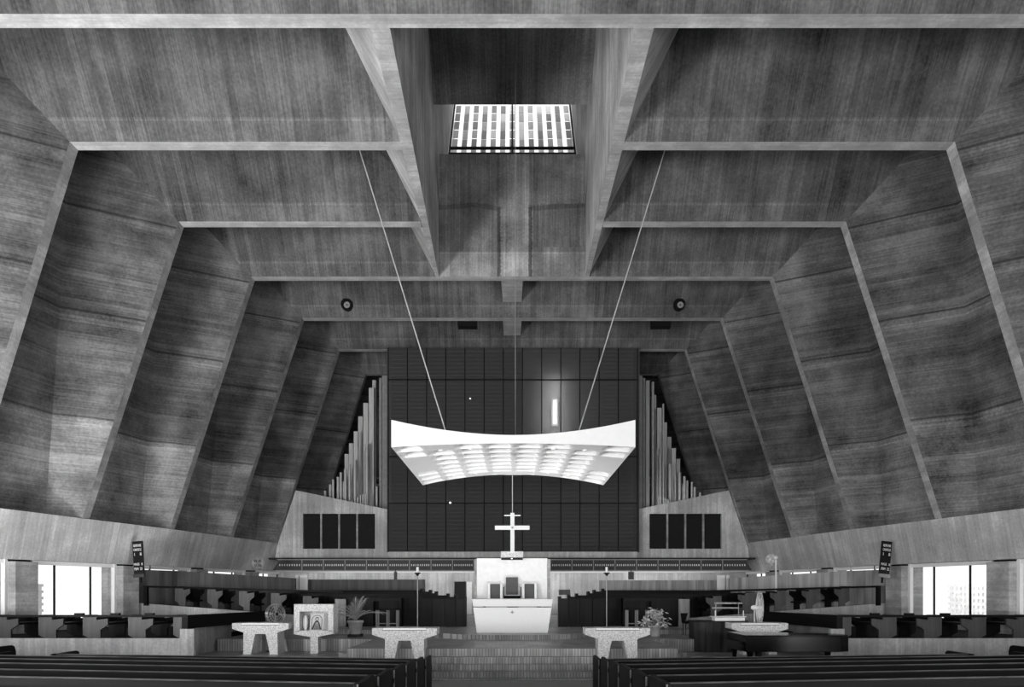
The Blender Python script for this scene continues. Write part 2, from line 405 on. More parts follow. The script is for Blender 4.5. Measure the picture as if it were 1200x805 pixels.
# roof-light window: pale block lattice in a dark metal frame, open to the sky
wt = struct(bpy.data.objects.new('window_1', None)); C.objects.link(wt)
A0, A1 = Vector((0, 29.45, 18.62+EYE)), Vector((0, 32.45, 22.95+EYE))
hwn = 2.74
fr_ = MB()
def onw(x, t, off=0): 
    p = A0.lerp(A1, t); n = Vector((0, -(A1-A0).z, (A1-A0).y)).normalized()
    return (x, p.y+n.y*off, p.z+n.z*off)
def bar(mb, x0, x1, t0, t1, th=.04, off=0, mi=0):
    mb.hexa([onw(x0, t0, off-th), onw(x1, t0, off-th), onw(x1, t1, off-th), onw(x0, t1, off-th)], [onw(x0, t0, off+th), onw(x1, t0, off+th), onw(x1, t1, off+th), onw(x0, t1, off+th)], mi)
bar(fr_, -hwn, hwn, .1, .125); bar(fr_, -hwn, -hwn+.07, 0, 1); bar(fr_, hwn-.07, hwn, 0, 1); bar(fr_, -.035, .035, 0, 1); bar(fr_, -hwn, hwn, 0, .02)
fr_.build('window_frame', M['black'], wt)
lt = MB()
ncol = 13; pit = 2*hwn/ncol
for c in range(ncol):
    xc = -hwn+pit*(c+.5)
    off_ = .0 if c % 2 else .06
    for r in range(6):
        t0 = r/6+.006; t1 = (r+1)/6-.008
        bar(lt, xc-pit*.27, xc+pit*.27, t0+off_*.3, t1+off_*.1, .012, -.12, random.choice((0, 1, 2, 1)))
def translucent(name, g):
    m, nt, b = newmat(name)
    t_ = N(nt, 'ShaderNodeBsdfTranslucent'); t_.inputs[0].default_value = (g, g, g, 1)
    mx = N(nt, 'ShaderNodeMixShader'); mx.inputs[0].default_value = .95; b.inputs['Base Color'].default_value = (.6, .6, .6, 1)
    nt.links.new(b.outputs[0], mx.inputs[1]); nt.links.new(t_.outputs[0], mx.inputs[2]); nt.links.new(mx.outputs[0], nt.nodes['Material Output'].inputs[0])
    return m
lt.build('block_lattice', [translucent('lattice_dark', .5), translucent('lattice_mid', .66), translucent('lattice_pale', .85)], wt)
gp = MB(); bar(gp, -hwn, hwn, 0, 1, .008, -.05); gp.build('window_pane', M['glass'], wt)

# ------------------------------------------------------------------ ledges, columns, side windows
colc = [13.0, 17.05, 21.22, 25.4, 29.55, 33.7, 37.9]
def Wb(d): return Wl(d)+.55
wn = 2
for side, nm in ((-1, 'left'), (1, 'right')):
    P = lambda x, y, z: (side*x, y, z)
    fa = MB()
    for i in range(len(DI)-1):
        d0, d1 = DI[i]-ST, DI[i+1]-ST
        if i == 10: d1 = DI[11]
        a0, a1 = WL[i], WL[i+1]
        fa.quad(P(a0-.02, d0, ZL), P(a1-.02, d1, ZL), P(a1+.55, d1, ZB), P(a0+.55, d0, ZB), 0)
        fa.quad(P(a0+.55, d0, ZB), P(a1+.55, d1, ZB), P(a1+2.2, d1, ZB), P(a0+2.2, d0, ZB), 1)
        fa.quad(P(a0-.02, d0, ZL), P(a1-.02, d1, ZL), P(a1+.3, d1, ZL+.01), P(a0+.3, d0, ZL+.01), 1)
    struct(fa.build('trim_5' if side < 0 else 'trim_6', [M['fascia'], M['plaster']], fix=False))
    # solid outer wall of the nave aisle nearer than the windows
    ow = MB()
    ow.quad(P(Wb(-5.3)+.6, -5.6, 0), P(Wb(16.6)+.6, 16.6, 0), P(Wb(16.6)+.6, 16.6, ZB+.2), P(Wb(-5.3)+.6, -5.6, ZB+.2))
    # low wall below the windows
    for k in range(1, len(colc)-1):
        d0, d1 = colc[k], colc[k+1]
        ow.quad(P(Wb(d0)+.5, d0, 0), P(Wb(d1)+.5, d1, 0), P(Wb(d1)+.5, d1, 1.1), P(Wb(d0)+.5, d0, 1.1))
    ow.quad(P(Wb(37.9)+.5, 37.5, 0), P(Wb(42)+.5, 42.5, 0), P(Wb(42)+.5, 42.5, ZB+.2), P(Wb(37.9)+.5, 37.5, ZB+.2))
    struct(ow.build('wall_%s' % nm, M['board'], fix=False))
    for k in range(1, len(colc)):
        d = colc[k]
        x0 = Wb(d)+.05
        t = tag(MB().hexa([P(x0+.1, d-.4, .3), P(x0+.9, d-.4, .3), P(x0+.75, d+.4, .3), P(x0-.05, d+.4, .3)],
                          [P(x0+.1, d-.4, ZB-.06), P(x0+.9, d-.4, ZB-.06), P(x0+.75, d+.4, ZB-.06), P(x0-.05, d+.4, ZB-.06)]).build('trim_%d' % (10+k+(10 if side > 0 else 0)), M['strip'], bevel=.02), kind='structure')
        pad = MB().hexa([P(x0+.25, d-.3, ZB-.1), P(x0+.7, d-.3, ZB-.1), P(x0+.6, d+.25, ZB-.1), P(x0+.1, d+.25, ZB-.1)],
                        [P(x0+.25, d-.3, ZB+.14), P(x0+.7, d-.3, ZB+.14), P(x0+.6, d+.25, ZB+.14), P(x0+.1, d+.25, ZB+.14)])
        pad.build('trim_pad', M['black'], t)
        if k < len(colc)-1:
            wi = struct(bpy.data.objects.new('window_%d' % wn, None)); C.objects.link(wi); wn += 1
            d0, d1 = d+.4, colc[k+1]-.4
            xw = lambda q: Wb(q)+.35
            fb = MB()
            def post(q, w=.05, dp=.06, m=0):
                fb.hexa([P(xw(q)-dp, q-w, 1.05), P(xw(q)+dp, q-w, 1.05), P(xw(q)+dp, q+w, 1.05), P(xw(q)-dp, q+w, 1.05)],
                        [P(xw(q)-dp, q-w, ZB), P(xw(q)+dp, q-w, ZB), P(xw(q)+dp, q+w, ZB), P(xw(q)-dp, q+w, ZB)], m)
            post(d0+.06, .06, .06, 1); post(d1-.06, .06, .06, 1)
            post(d0+(d1-d0)*.26, .018, .03); post(d0+(d1-d0)*.68, .018, .03)
            for zz, h in ((1.1, .05), (ZB-.07, .06)):
                fb.hexa([P(xw(d0)-.05, d0, zz-h), P(xw(d0)+.05, d0, zz-h), P(xw(d1)+.05, d1, zz-h), P(xw(d1)-.05, d1, zz-h)],
                        [P(xw(d0)-.05, d0, zz+h), P(xw(d0)+.05, d0, zz+h), P(xw(d1)+.05, d1, zz+h), P(xw(d1)-.05, d1, zz+h)], 1)
            fb.build('window_frame', [M['black'], M['white']], wi)
            gq = MB(); gq.hexa([P(xw(d0), d0, 1.1), P(xw(d0)+.01, d0, 1.1), P(xw(d1)+.01, d1, 1.1), P(xw(d1), d1, 1.1)],
                               [P(xw(d0), d0, ZB), P(xw(d0)+.01, d0, ZB), P(xw(d1)+.01, d1, ZB), P(xw(d1), d1, ZB)])
            gq.build('window_pane', M['glass'], wi)
# perforated block walls outside the side windows
for side in (-1, 1):
    t = MB(); xb = side*22.5
    for k in range(34):
        for r in range(13):
            y0 = (31.5 if side > 0 else 31.9)+k*.32; z0 = r*.3
            if y0 > (35.2 if side > 0 else 32.6) or z0 > 2.2: continue
            t.box(xb-.08, xb+.08, y0, y0+.19, z0, z0+.3, 0); t.box(xb-.08, xb+.08, y0+.19, y0+.32, z0+.17, z0+.3, 0)
    tag(t.build('wall_garden', M['block']), kind='structure')

# ------------------------------------------------------------------ floors
fl = MB()
fl.quad((-22, -8, 1.0), (22, -8, 1.0), (22, 6.6, .42), (-22, 6.6, .42)); fl.quad((-22, 6.6, .42), (22, 6.6, .42), (22, 13.6, 0), (-22, 13.6, 0)); fl.quad((-22, 13.6, 0), (22, 13.6, 0), (22, 44, 0), (-22, 44, 0))
struct(fl.build('floor', M['nave_floor'], fix=False))
ZM, ZP, ZA = .31, .67, .82
def slab(name, pts, z0, z1, mats=None):
    m = MB(); m.vprism(pts, z0, z1-.001, 1)
    m.add([(p[0], p[1], z1) for p in pts], [tuple(range(len(pts)))], 0)
    return struct(m.build(name, [M['brick_floor'], M['brick_riser']], fix=False))
slab('floor_middle_step', [(-8.9, 18.9), (-4.9, 18.9), (-4.9, 16.3), (-2.02, 16.3), (-2.02, 16.9), (2.02, 16.9), (2.02, 16.3), (4.9, 16.3), (4.9, 18.9), (8.9, 18.9), (8.9, 36), (-8.9, 36)], 0, ZM)
slab('floor_lower_step', [(-2.02, 16.6), (2.02, 16.6), (2.02, 16.95), (-2.02, 16.95)], 0, .16)
slab('floor_lower_step', [(-2.02, 16.3), (2.02, 16.3), (2.02, 16.7), (-2.02, 16.7)], 0, .02)
slab('floor_upper_step', [(-2.15, 17.05), (2.15, 17.05), (2.15, 17.6), (-2.15, 17.6)], ZM, .48)
slab('floor_platform', [(-8.8, 20.5), (-4.15, 20.5), (-4.15, 17.25), (4.15, 17.25), (4.15, 20.5), (8.8, 20.5), (8.8, 36), (-8.8, 36)], ZM, ZP)
for s in (-1, 1):
    slab('floor_side_step', [(s*4.1, 17.7), (s*4.6, 18.1), (s*4.6, 20.6), (s*4.1, 20.6)][::s], ZM, .49)
arc = [(3.3*math.sin(a), 23.4-3.3*math.cos(a)) for a in [(-1+2*i/28)*PI/2 for i in range(29)]]
slab('floor_dais', [(-8.8, 23.0)] + [p for p in arc if p[1] < 23.0] + [(8.8, 23.0), (8.8, 36), (-8.8, 36)], ZP, ZA)

# ------------------------------------------------------------------ back: organ screen, parapets, balcony
ds = 34.15
zs0, zs1 = wz(647, ds), wz(407.5, ds)
xs0, xs1 = wx(455, ds), wx(747, ds)
scr = thing('organ_screen', (0, ds, zs0), 'tall dark cloth organ screen of narrow panels behind the hanging cross', 'screen')
npan = 13; pw = (xs1-xs0)/npan
for i in range(npan):
    MB().box(xs0+i*pw+.02, xs0+(i+1)*pw-.02, ds, ds+.03, zs0, zs1).build('panel', M['cloth'], scr)
fm = MB()
for i in range(npan+1):
    fm.box(xs0+i*pw-.018, xs0+i*pw+.018, ds-.015, ds+.09, zs0, zs1, 0)
for py in (445, 600-10, 535): fm.box(xs0, xs1, ds-.012, ds+.07, wz(py, ds)-.025, wz(py, ds)+.025, 0)
fm.box(xs0-.06, xs0, ds, ds+.3, zs0, zs1, 1); fm.box(xs1, xs1+.1, ds, ds+.5, zs0, zs1, 1)
fm.build('frame', [M['seam'], M['seamlt']], scr)
# things seen through the cloth
def light_fix(name, px, py0, py1, d, w, label, mat='lampwhite'):
    t = thing(name, (wx(px, d), d, wz(py1, d)), label, 'lamp')
    MB().box(wx(px, d)-w/2, wx(px, d)+w/2, d-.05, d+.05, wz(py1, d), wz(py0, d)).build('tube', M[mat], t, bevel=.02)
    MB().box(wx(px, d)-w, wx(px, d)+w, d+.05, d+.3, wz(py1, d)-.1, wz(py0, d)+.1).build('housing', M['white'], t)
    return t
light_fix('wall_lamp', 650.3, 469, 496.5, 35.2, .17, 'upright lit tube lamp glowing through the dark organ screen')
bw_ = MB(); bw_.box(wx(612, 35.5), wx(742, 35.5), 35.5, 35.6, wz(640, 35.5), wz(412, 35.5)); struct(bw_.build('wall_organ_chamber', M['plaster']))

def lampball(px, py, d, r, label):
    t = thing('pilot_lamp', (wx(px, d), d, wz(py, d)), label, 'lamp')
    MB().lathe([(.001, -r), (r*.7, -r*.7), (r, 0), (r*.7, r*.7), (.001, r)], (wx(px, d), d, wz(py, d)), 12).build('bulb', M['lampsmall'], t)
    MB().tube((wx(px, d), d, wz(py, d)), (wx(px, d), ds-.02, wz(py, d)), .02).build('bracket', M['black'], t)
lampball(527.5, 589, ds-.15, .045, 'tiny lit lamp low on the organ screen beneath the canopy')
lampball(551, 467, ds-.15, .03, 'tiny lit lamp high on the organ screen above the canopy')

dp = 34.62
for side, nm in ((-1, 'left'), (1, 'right')):
    X = lambda px: side*(CX-px)*dp/F
    pts = [(X(346.5), wz(574.5, dp)), (X(455), wz(597, dp)), (X(455), wz(656, dp)), (X(322), wz(656, dp)), (X(324.5), wz(640, dp))]
    pw_ = MB(); hole = [X(355), X(439.5)]; hz = [wz(643, dp), wz(602, dp)]
    # wall built round the grille opening
    if 1:
        xl, xr = hole
        def zt(x):  # sloping top
            t = (x-pts[0][0])/(pts[1][0]-pts[0][0]); return pts[0][1]+(pts[1][1]-pts[0][1])*t
        zb = wz(656, dp)
        pw_.prism([(pts[0][0], zt(pts[0][0])), (xl, zt(xl)), (xl, zb), (pts[3][0], zb), (pts[4][0], pts[4][1])], dp, dp+.35)
        pw_.prism([(xl, zt(xl)), (xr, zt(xr)), (xr, hz[1]), (xl, hz[1])], dp, dp+.35)
        pw_.prism([(xl, hz[0]), (xr, hz[0]), (xr, zb), (xl, zb)], dp, dp+.35)
        pw_.prism([(xr, zt(xr)), (pts[1][0], pts[1][1]), (pts[1][0], zb), (xr, zb)], dp, dp+.35)
    struct(pw_.build('wall_%s_organ_parapet' % nm, M['board']))
    gt = thing('sound_grille', ((xl+xr)/2, dp, hz[0]), 'four-bay dark grille set in the %s concrete organ parapet' % nm, 'grille', 'grilles in the organ parapets')
    for i in range(4):
        a = xl+(xr-xl)*i/4; c = xl+(xr-xl)*(i+1)/4
        MB().box(a+side*-.03, c-side*-.03, dp+.12, dp+.16, hz[0]+.03, hz[1]-.03).build('grille_panel', M['grille'], gt)
    gf = MB()
    for i in (1, 2, 3):
        a = xl+(xr-xl)*i/4; gf.box(a-.045, a+.045, dp+.02, dp+.14, hz[0], hz[1])
    gf.build('mullion', M['strip'], gt)
    gf = MB(); gf.box(min(xl, xr), max(xl, xr), dp+.05, dp+.14, hz[0], hz[0]+.04); gf.box(min(xl, xr), max(xl, xr), dp+.05, dp+.14, hz[1]-.04, hz[1])
    gf.build('frame', M['seam'], gt)
    # posts beside the screen
    po = MB(); po.box(side*6.28, side*6.75, 35.6, 35.9, wz(600, 35.6), wz(440, 35.6)); po.box(side*6.85, side*6.98, 36.0, 36.2, wz(600, 35.6), wz(440, 35.6))
    struct(po.build('trim_%d' % (7 if side < 0 else 8), M['grey']))
    # chamber floor
    cf = MB(); cf.box(side*5, side*11.6, dp+.35, 42.5, wz(640, dp)-.1, wz(640, dp)); struct(cf.build('floor_organ_chamber', M['backdark']))
ew = MB(); ew.box(-12, 12, 42.3, 42.5, 0, 19); struct(ew.build('wall_end', M['backdark']))
# concrete strip under the screen and balcony slab
bs = MB()
bs.box(xs0, xs1, dp-.5, dp+.3, wz(653.5, 34.1), wz(646.5, 34.1), 0)
bs.box(wx(322, 34.1), wx(878, 34.1), 33.2, 36.6, wz(655.5, 33.2), wz(653.5, 33.2), 1)
struct(bs.build('trim_9', [M['board'], M['black']]))
so = MB()
zq = wz(669.5, 33)
so.box(wx(323, 33), wx(556, 33)+.0, 33.06, 36.6, zq, zq+.2, 0); so.box(wx(645, 33), wx(877, 33), 33.06, 36.6, zq, zq+.2, 0)
so.box(wx(556, 33), wx(645, 33), 33.06, 36.6, zq, zq+.2, 0)
struct(so.build('ceiling_balcony', M['plaster']))
bwl = MB(); bwl.box(-13, 13, 36.5, 36.7, ZA, zq+.1); struct(bwl.build('wall_back', M['board']))

# balcony front: dark boxed panels with a row of pale studs
dz = 33.0
for side, nm in ((-1, 'left'), (1, 'right')):
    t = thing('balcony_front', (side*5.5, dz, wz(668.5, dz)), 'dark panelled balcony front with rows of pale studs %s of the white reredos' % nm, 'balcony', 'balcony fronts either side of the reredos')
    z0, z1 = wz(668.3, dz), wz(656, dz)
    X = lambda px: side*(CX-px)*dz/F
    edges = [X(555.5-25.2*i) for i in range(10)]; edges[-1] = X(325)
    for i in range(9):
        a, c = sorted((edges[i], edges[i+1]))
        m = MB()
        if i == 8: 
            if side < 0: m.prism([(a+.06-.3, z0), (c-.02, z0), (c-.02, z1), (a+.1, z1)], dz, dz+.05)
            else: m.prism([(a+.02, z0), (c-.06+.3, z0), (c-.1, z1), (a+.02, z1)], dz, dz+.05)
        else: m.box(a+.02, c-.02, dz, dz+.05, z0, z1)
        for q in range(9):
            xx = a+(c-a)*(q+1)/10
            m.box(xx-.022, xx+.022, dz-.02, dz, (z0+z1)/2-.045, (z0+z1)/2+.045, 1)
        m.build('panel', [M['frieze'], M['text']], t)
    r = MB(); a, c = sorted((edges[0], edges[9]))
    r.box(a, c, dz-.03, dz+.06, z0-.04, z0+.012); r.box(a, c, dz-.03, dz+.06, z1-.012, z1+.03)
    for e in edges[:-1]: r.box(e-.02, e+.02, dz-.02, dz+.04, z0, z1)
    r.build('rail', M['grey'], t)

# organ pipes (photo pixels: x centre, top y, width)
PL = [(367,250,22),(342,318,22),(318,378,20),(297,445,18),(276,498,18),(256,546,18),(248,612,13),(228,628,12),(215,648,14),(193,660,11),(180,682,13),(157,710,13),(345,500,15),(339,530,14),(291,572,15),(267,590,11),(241,668,9),(350,665,8),(389,690,11),(379,215,16)]
PR = [(609,217,16),(633,222,12),(636,282,20),(661,340,20),(685,405,18),(705,470,18),(725,520,18),(745,568,17),(753,628,15),(775,645,12),(786,664,14),(769,678,10),(808,670,9),(820,694,14),(655,522,14),(666,548,14),(710,590,15),(734,650,9),(680,320,8),(845,718,12)]
def pipes(lst, x0, side):
    for k, (cx, ty, w) in enumerate(lst):
        px = x0+cx/3.835; py = 390+ty/3.835
        d = 36.4 + .5*(k % 3) if w > 15 else 35.8 + .18*(k % 3)
        x = wx(px, d); top = wz(py, d); r = w/3.835*d/F/2
        zb_ = wz(640, dp)
        t = thing('organ_pipe', (x, d, zb_), '', 'organ pipe', 'organ pipes in the %s organ opening' % side)
        idx = sorted(range(len(lst)), key=lambda q: lst[q][1]).index(k)
        O = ['tallest', 'second tallest', 'third tallest', 'fourth tallest', 'fifth tallest', 'sixth tallest', 'seventh tallest', 'eighth tallest', 'ninth tallest', 'tenth tallest', 'eleventh tallest', 'twelfth tallest', 'thirteenth tallest', 'fourteenth tallest', 'fifteenth tallest', 'sixteenth tallest', 'seventeenth tallest', 'eighteenth tallest', 'nineteenth tallest', 'shortest']
        if w > 15:
            MB().box(x-r, x+r, d-r, d+r, zb_+.15, top).build('body', M['pipe_wood'], t)
            MB().box(x-r-.01, x+r+.01, d-r-.02, d-r, zb_+.5, zb_+.7).build('mouth', M['black'], t)
            MB().tube((x, d, zb_), (x, d, zb_+.16), r*.4).build('foot', M['black'], t)
            t['label'] = 'square wooden organ pipe, %s of those %s of the screen' % (O[idx], side)
        else:
            MB().tube((x, d, zb_+.5), (x, d, top), r, r, 14).build('body', M['pipe_metal'], t)
            MB().tube((x, d, zb_), (x, d, zb_+.5), r*.3, r, 12).build('foot', M['pipe_metal'], t)
            MB().box(x-r*.6, x+r*.6, d-r-.012, d-r+.01, zb_+.5, zb_+.58).build('mouth', M['black'], t)
            t['label'] = 'round metal organ pipe, %s of those %s of the screen' % (O[idx], side)
pipes(PL, 340, 'left'); pipes(PR, 600, 'right')
for side, x0, pl in (('left', 340, [(278,752),(291,748),(304,740),(316,730),(327,727),(338,725)]), ('right', 600, [(660,735),(669,737),(680,739),(688,742),(697,748),(704,752)])):
    for k, (cx, ty) in enumerate(pl):
        d = 35.3; x = wx(x0+cx/3.835, d); top = wz(390+ty/3.835, d); zb_ = wz(640, dp)
        order = ['shortest', 'second shortest', 'third shortest', 'fourth shortest', 'fifth shortest', 'tallest']
        if side == 'right': order = order[::-1]
        t = thing('treble_pipe', (x, d, zb_), 'thin bright treble organ pipe, %s of six behind the %s parapet' % (order[k], side), 'organ pipe', 'bright treble pipes %s' % side)
        MB().tube((x, d, zb_+.3), (x, d, top), .036, .036, 10).build('body', M['pipe_bright'], t)
        MB().tube((x, d, zb_), (x, d, zb_+.3), .015, .036, 10).build('foot', M['pipe_bright'], t)
    # wooden rack holding the pipes
    s = -1 if side == 'left' else 1
    rk = MB()
    for py in (560, 568): rk.box(s*6.9, s*8.6, 37.6, 37.66, wz(py, 37.6)-.04, wz(py, 37.6)+.04)
    for q in (6.95, 7.7, 8.5): rk.box(s*q-.04, s*q+.04, 37.62, 37.7, wz(640, dp), wz(548, 37.6))
    tag(rk.build('pipe_rack', M['grey']), 'pale wooden rack between the %s organ pipes' % side, 'rack')

# ------------------------------------------------------------------ canopy over the altar
d0, d1 = 17.9, 24.2
cxm = wx(601.6, d0)
hw0 = 3.18
cn = thing('altar_canopy', (cxm, 21.05, wz(519.5, d0)), 'white coffered canopy with curved edges hanging above the altar', 'canopy')
def u_z(u, t):    # underside height
    n_c, n_e = wz(519.5, d0), wz(524, d0); f_c, f_e = wz(556, d1), wz(568.6, d1)
    q = u*u if abs(u) < 1 else 1
    return (n_c+(n_e-n_c)*q)*(1-t)+(f_c+(f_e-f_c)*q)*t
def t_z(u, t):
    n_c, n_e = wz(509.7, d0), wz(492, d0); q = abs(u)**1.9
    return (n_c+(n_e-n_c)*q) + .0*t
NU, NV = 8*12, 8*10
un = MB(); vs = []
PR_ = 0.035
gapcells = {(0, 2), (0, 3), (0, 4), (7, 2), (7, 3), (7, 4), (1, 0), (6, 0), (2, 7), (5, 7)}
for j in range(NV+1):
    for i in range(NU+1):
        U = i/NU*8; Vv = j/NV*8; cu = min(int(U), 7); cv = min(int(Vv), 7); fu, fv = U-cu, Vv-cv
        rec = 0
        if (cu, cv) not in gapcells and .08 < fu < .92:
            a = (fu-.08)/.84; bowl = (1-(2*a-1)**2)**.5 if 0 < a < 1 else 0
            rec = .16*bowl*(max(0, min(1, fv/.75)) if fv < .8 else max(0, 1-(fv-.8)/.06))
        u = -1+2*i/NU; t = j/NV
        vs.append((cxm+u*hw0, d0+(d1-d0)*t, u_z(u, t)+rec))
un.add(vs, [(j*(NU+1)+i, (j+1)*(NU+1)+i, (j+1)*(NU+1)+i+1, j*(NU+1)+i+1) for j in range(NV) for i in range(NU)])
un.build('coffered_underside', M['white'], cn, fix=False)
sh = MB(); n = 32
for i in range(n):
    ua, ub = -1+2*i/n, -1+2*(i+1)/n
    xa, xb = cxm+ua*hw0, cxm+ub*hw0
    sh.quad((xa, d0, u_z(ua, 0)), (xb, d0, u_z(ub, 0)), (xb, d0, t_z(ub, 0)), (xa, d0, t_z(ua, 0)))
    sh.quad((xa, d1, u_z(ua, 1)), (xa, d1, t_z(ua, 1)), (xb, d1, t_z(ub, 1)), (xb, d1, u_z(ub, 1)))
    sh.quad((xa, d0, t_z(ua, 0)), (xb, d0, t_z(ub, 0)), (xb, d1, t_z(ub, 1)), (xa, d1, t_z(ua, 1)))
for s in (-1, 1):
    x = cxm+s*hw0; sh.quad((x, d0, u_z(1, 0)), (x, d1, u_z(1, 1)), (x, d1, t_z(1, 1)), (x, d0, t_z(1, 0)))
sh.build('shell', M['white'], cn)
for px, py in ((517, 525), (552, 529), (649, 529), (686, 526), (557.5, 553), (532, 560), (642.5, 553), (667, 560)):
    # spotlights recessed in the underside
    t = .12 if py < 535 else .88
    d = d0+(d1-d0)*t; x = wx(px, d); z = u_z((x-cxm)/hw0, t)
    MB().lathe([(.05, -.03), (.08, 0), (.05, .05)], (x, d, z), 14).build('spotlight', M['white'], cn)
for s in (-1, 1):
    p0 = Vector((s*1.84, 21.0, t_z(1.84/hw0, .5)+.03)); p1 = Vector((s*4.95, 20.95, wz(178, 20.9)+1.05))
    c = MB().tube(p0, p1, .018, .018, 8); c.tube(p0-Vector((0, 0, .02)), p0+Vector((0, 0, .12)), .05)
    tag(c.build('suspension_cable', M['cable']), 'taut steel cable rising from canopy to the %s bay of the roof' % ('left' if s < 0 else 'right'), 'cable')
tag(MB().tube((.1, 22.0, t_z(0, .6)+.005), (.1, 22.0, hs+1.4), .009, .009, 6).build('suspension_cable', M['grey']), 'thin dark wire rising from canopy centre to the roof light', 'cable')

# hanging cross
dc = 21.05
cr = thing('hanging_cross', (wx(600.5, dc), dc, wz(647.5, dc)), 'white cross hanging on a wire above the altar', 'cross')
m = MB(); xx = wx(600.5, dc)
m.box(xx-.062, xx+.062, dc-.04, dc+.04, wz(647.5, dc), wz(601, dc)); m.box(wx(580, dc), wx(620.6, dc), dc-.041, dc+.041, wz(620.7, dc), wz(616, dc))
m.build('cross_body', M['white'], cr, bevel=.006)
MB().box(wx(591, dc), wx(610, dc), dc-.02, dc+.02, wz(604.6, dc), wz(603.4, dc)).build('title_bar', M['white'], cr)
MB().lathe([(.03, -.055), (.035, -.04)], (xx, dc, wz(618.4, dc)), 12, axis='y').build('medallion', M['grey'], cr)
MB().tube((xx, dc, wz(601, dc)), (xx, dc, u_z(0, .5)-.004), .012, .012, 6).build('wire', M['cable'], cr)

# ------------------------------------------------------------------ reredos, throne, altar
dr = 27.0
m = MB(); m.box(wx(558.5, dr), wx(641.5, dr), dr, dr+.35, ZA, wz(654, dr), 0)
tag(m.build('reredos', M['plaster'], bevel=.02), 'tall plain white slab standing behind the altar and chair', 'reredos')
m = MB(); m.box(wx(556, dr), wx(558.3, dr), dr+.02, dr+.5, ZA, wz(655, dr)); m.box(wx(641.7, dr), wx(645, dr), dr+.02, dr+.5, ZA, wz(655, dr))
struct(m.build('trim_30', M['strip']))
t = thing('speaker_ledge', (wx(600, dr), dr, wz(655.5, dr)), 'speckled stone cap with dark underside on top of the white reredos', 'cap')
MB().box(wx(587, dr), wx(613, dr), dr-.25, dr+.3, wz(653.6, dr), wz(646.5, dr)).build('top', M['terrazzo'], t)
MB().box(wx(587.5, dr), wx(612.5, dr), dr-.28, dr-.002, wz(656.3, dr), wz(653.7, dr)).build('lamp_housing', M['black'], t)
MB().box(wx(599, dr), wx(600.4, dr), dr-.31, dr-.28, wz(655.3, dr), wz(654.5, dr)).build('bulb', M['lampsmall'], t)
dt = 26.4
t = thing('presider_chair', (wx(600, dt), dt, ZA), 'dark high-backed chair centred before the white reredos', 'chair')
MB().hexa([(wx(592.8, dt), dt+.28, wz(697, dt)), (wx(607.2, dt), dt+.28, wz(697, dt)), (wx(607.2, dt), dt+.4, wz(697, dt)), (wx(592.8, dt), dt+.4, wz(697, dt))],
          [(wx(592.8, dt), dt+.38, wz(676.2, dt)), (wx(607, dt), dt+.38, wz(676.2, dt)), (wx(607, dt), dt+.5, wz(676.2, dt)), (wx(592.8, dt), dt+.5, wz(676.2, dt))]).build('backrest', M['cushion'], t, bevel=.02)
MB().box(wx(590, dt), wx(610, dt), dt-.2, dt+.4, wz(701.5, dt), wz(698, dt)).build('seat', M['cushion_dk'], t, bevel=.02)
for s in (-1, 1):
    MB().path([(s*.32, dt-.18, wz(700, dt)), (s*.33, dt-.16, wz(688.5, dt)), (s*.3, dt+.3, wz(688, dt))], .018).build('armrest', M['black'], t)
    MB().tube((s*.26, dt-.1, ZA), (s*.26, dt-.1, wz(701, dt)), .02).build('leg', M['black'], t)
    MB().tube((s*.26, dt+.36, ZA), (s*.26, dt+.36, wz(701, dt)), .02).build('leg', M['black'], t)
for s, nm in ((-1, 'left'), (1, 'right')):
    X = lambda px: s*(CX-px)*dt/F
    t = thing('attendant_bench', (X(580), dt+.2, ZA), 'pale sided seat with grey woven back %s of the presider chair' % nm, 'bench', 'seats flanking the presider chair')
    MB().box(X(574.3), X(585.7), dt+.3, dt+.38, wz(701.5, dt), wz(684.2, dt)).build('backrest', M['cushion'], t, bevel=.01)
    MB().box(X(574.3), X(585.7), dt-.1, dt+.3, ZA+.1, ZA+.45).build('seat', M['plaster'], t)
    for a, c in ((571.5, 574), (586, 588.6)):
        MB().xprism([(dt-.1, ZA), (dt+.45, ZA), (dt+.45, wz(684, dt)), (dt+.28, wz(684, dt))], X(a), X(c)).build('side_panel', M['plaster'], t)
da = 21.0
t = thing('altar', (0, da+.4, ZA), 'white stone altar with flared sides and thick top slab', 'altar')
za_t, za_s = wz(702, da), wz(710.6, da)
MB().hexa([(wx(553.7, da)+.02, da, za_s), (wx(647.4, da)-.02, da, za_s), (wx(647.4, da)-.02, da+1.0, za_s), (wx(553.7, da)+.02, da+1.0, za_s)],
          [(wx(553, da), da-.02, za_t), (wx(648, da), da-.02, za_t), (wx(648, da), da+1.02, za_t), (wx(553, da), da+1.02, za_t)]).build('top_slab', M['white_stone'], t, bevel=.008)
z_u = za_s-.03
MB().hexa([(wx(558.6, da), da+.03, ZA), (wx(642, da), da+.03, ZA), (wx(642, da), da+.95, ZA), (wx(558.6, da), da+.95, ZA)],
          [(wx(554.3, da), da+.03, z_u), (wx(646.6, da), da+.03, z_u), (wx(646.6, da), da+.97, z_u), (wx(554.3, da), da+.97, z_u)]).build('body', M['white_stone'], t, bevel=.008)
MB().box(wx(566, da), wx(634.5, da), da+.04, da+.9, z_u, za_s).build('shadow_gap', M['grey'], t)
for a, c in ((566, 569.5), (594.5, 607.5), (629, 634)): MB().box(wx(a, da), wx(c, da), da+.0, da+.05, z_u, za_s).build('spacer', M['black'], t)
xe, ze = wx(600.2, da), wz(717.5, da)
e = MB(); 
e.prism([(xe-.07, ze), (xe-.02, ze+.015), (xe, ze+.07), (xe+.02, ze+.015), (xe+.07, ze), (xe+.02, ze-.015), (xe, ze-.05), (xe-.02, ze-.015)], da+.015, da+.045)
e.build('emblem', M['grey'], t)

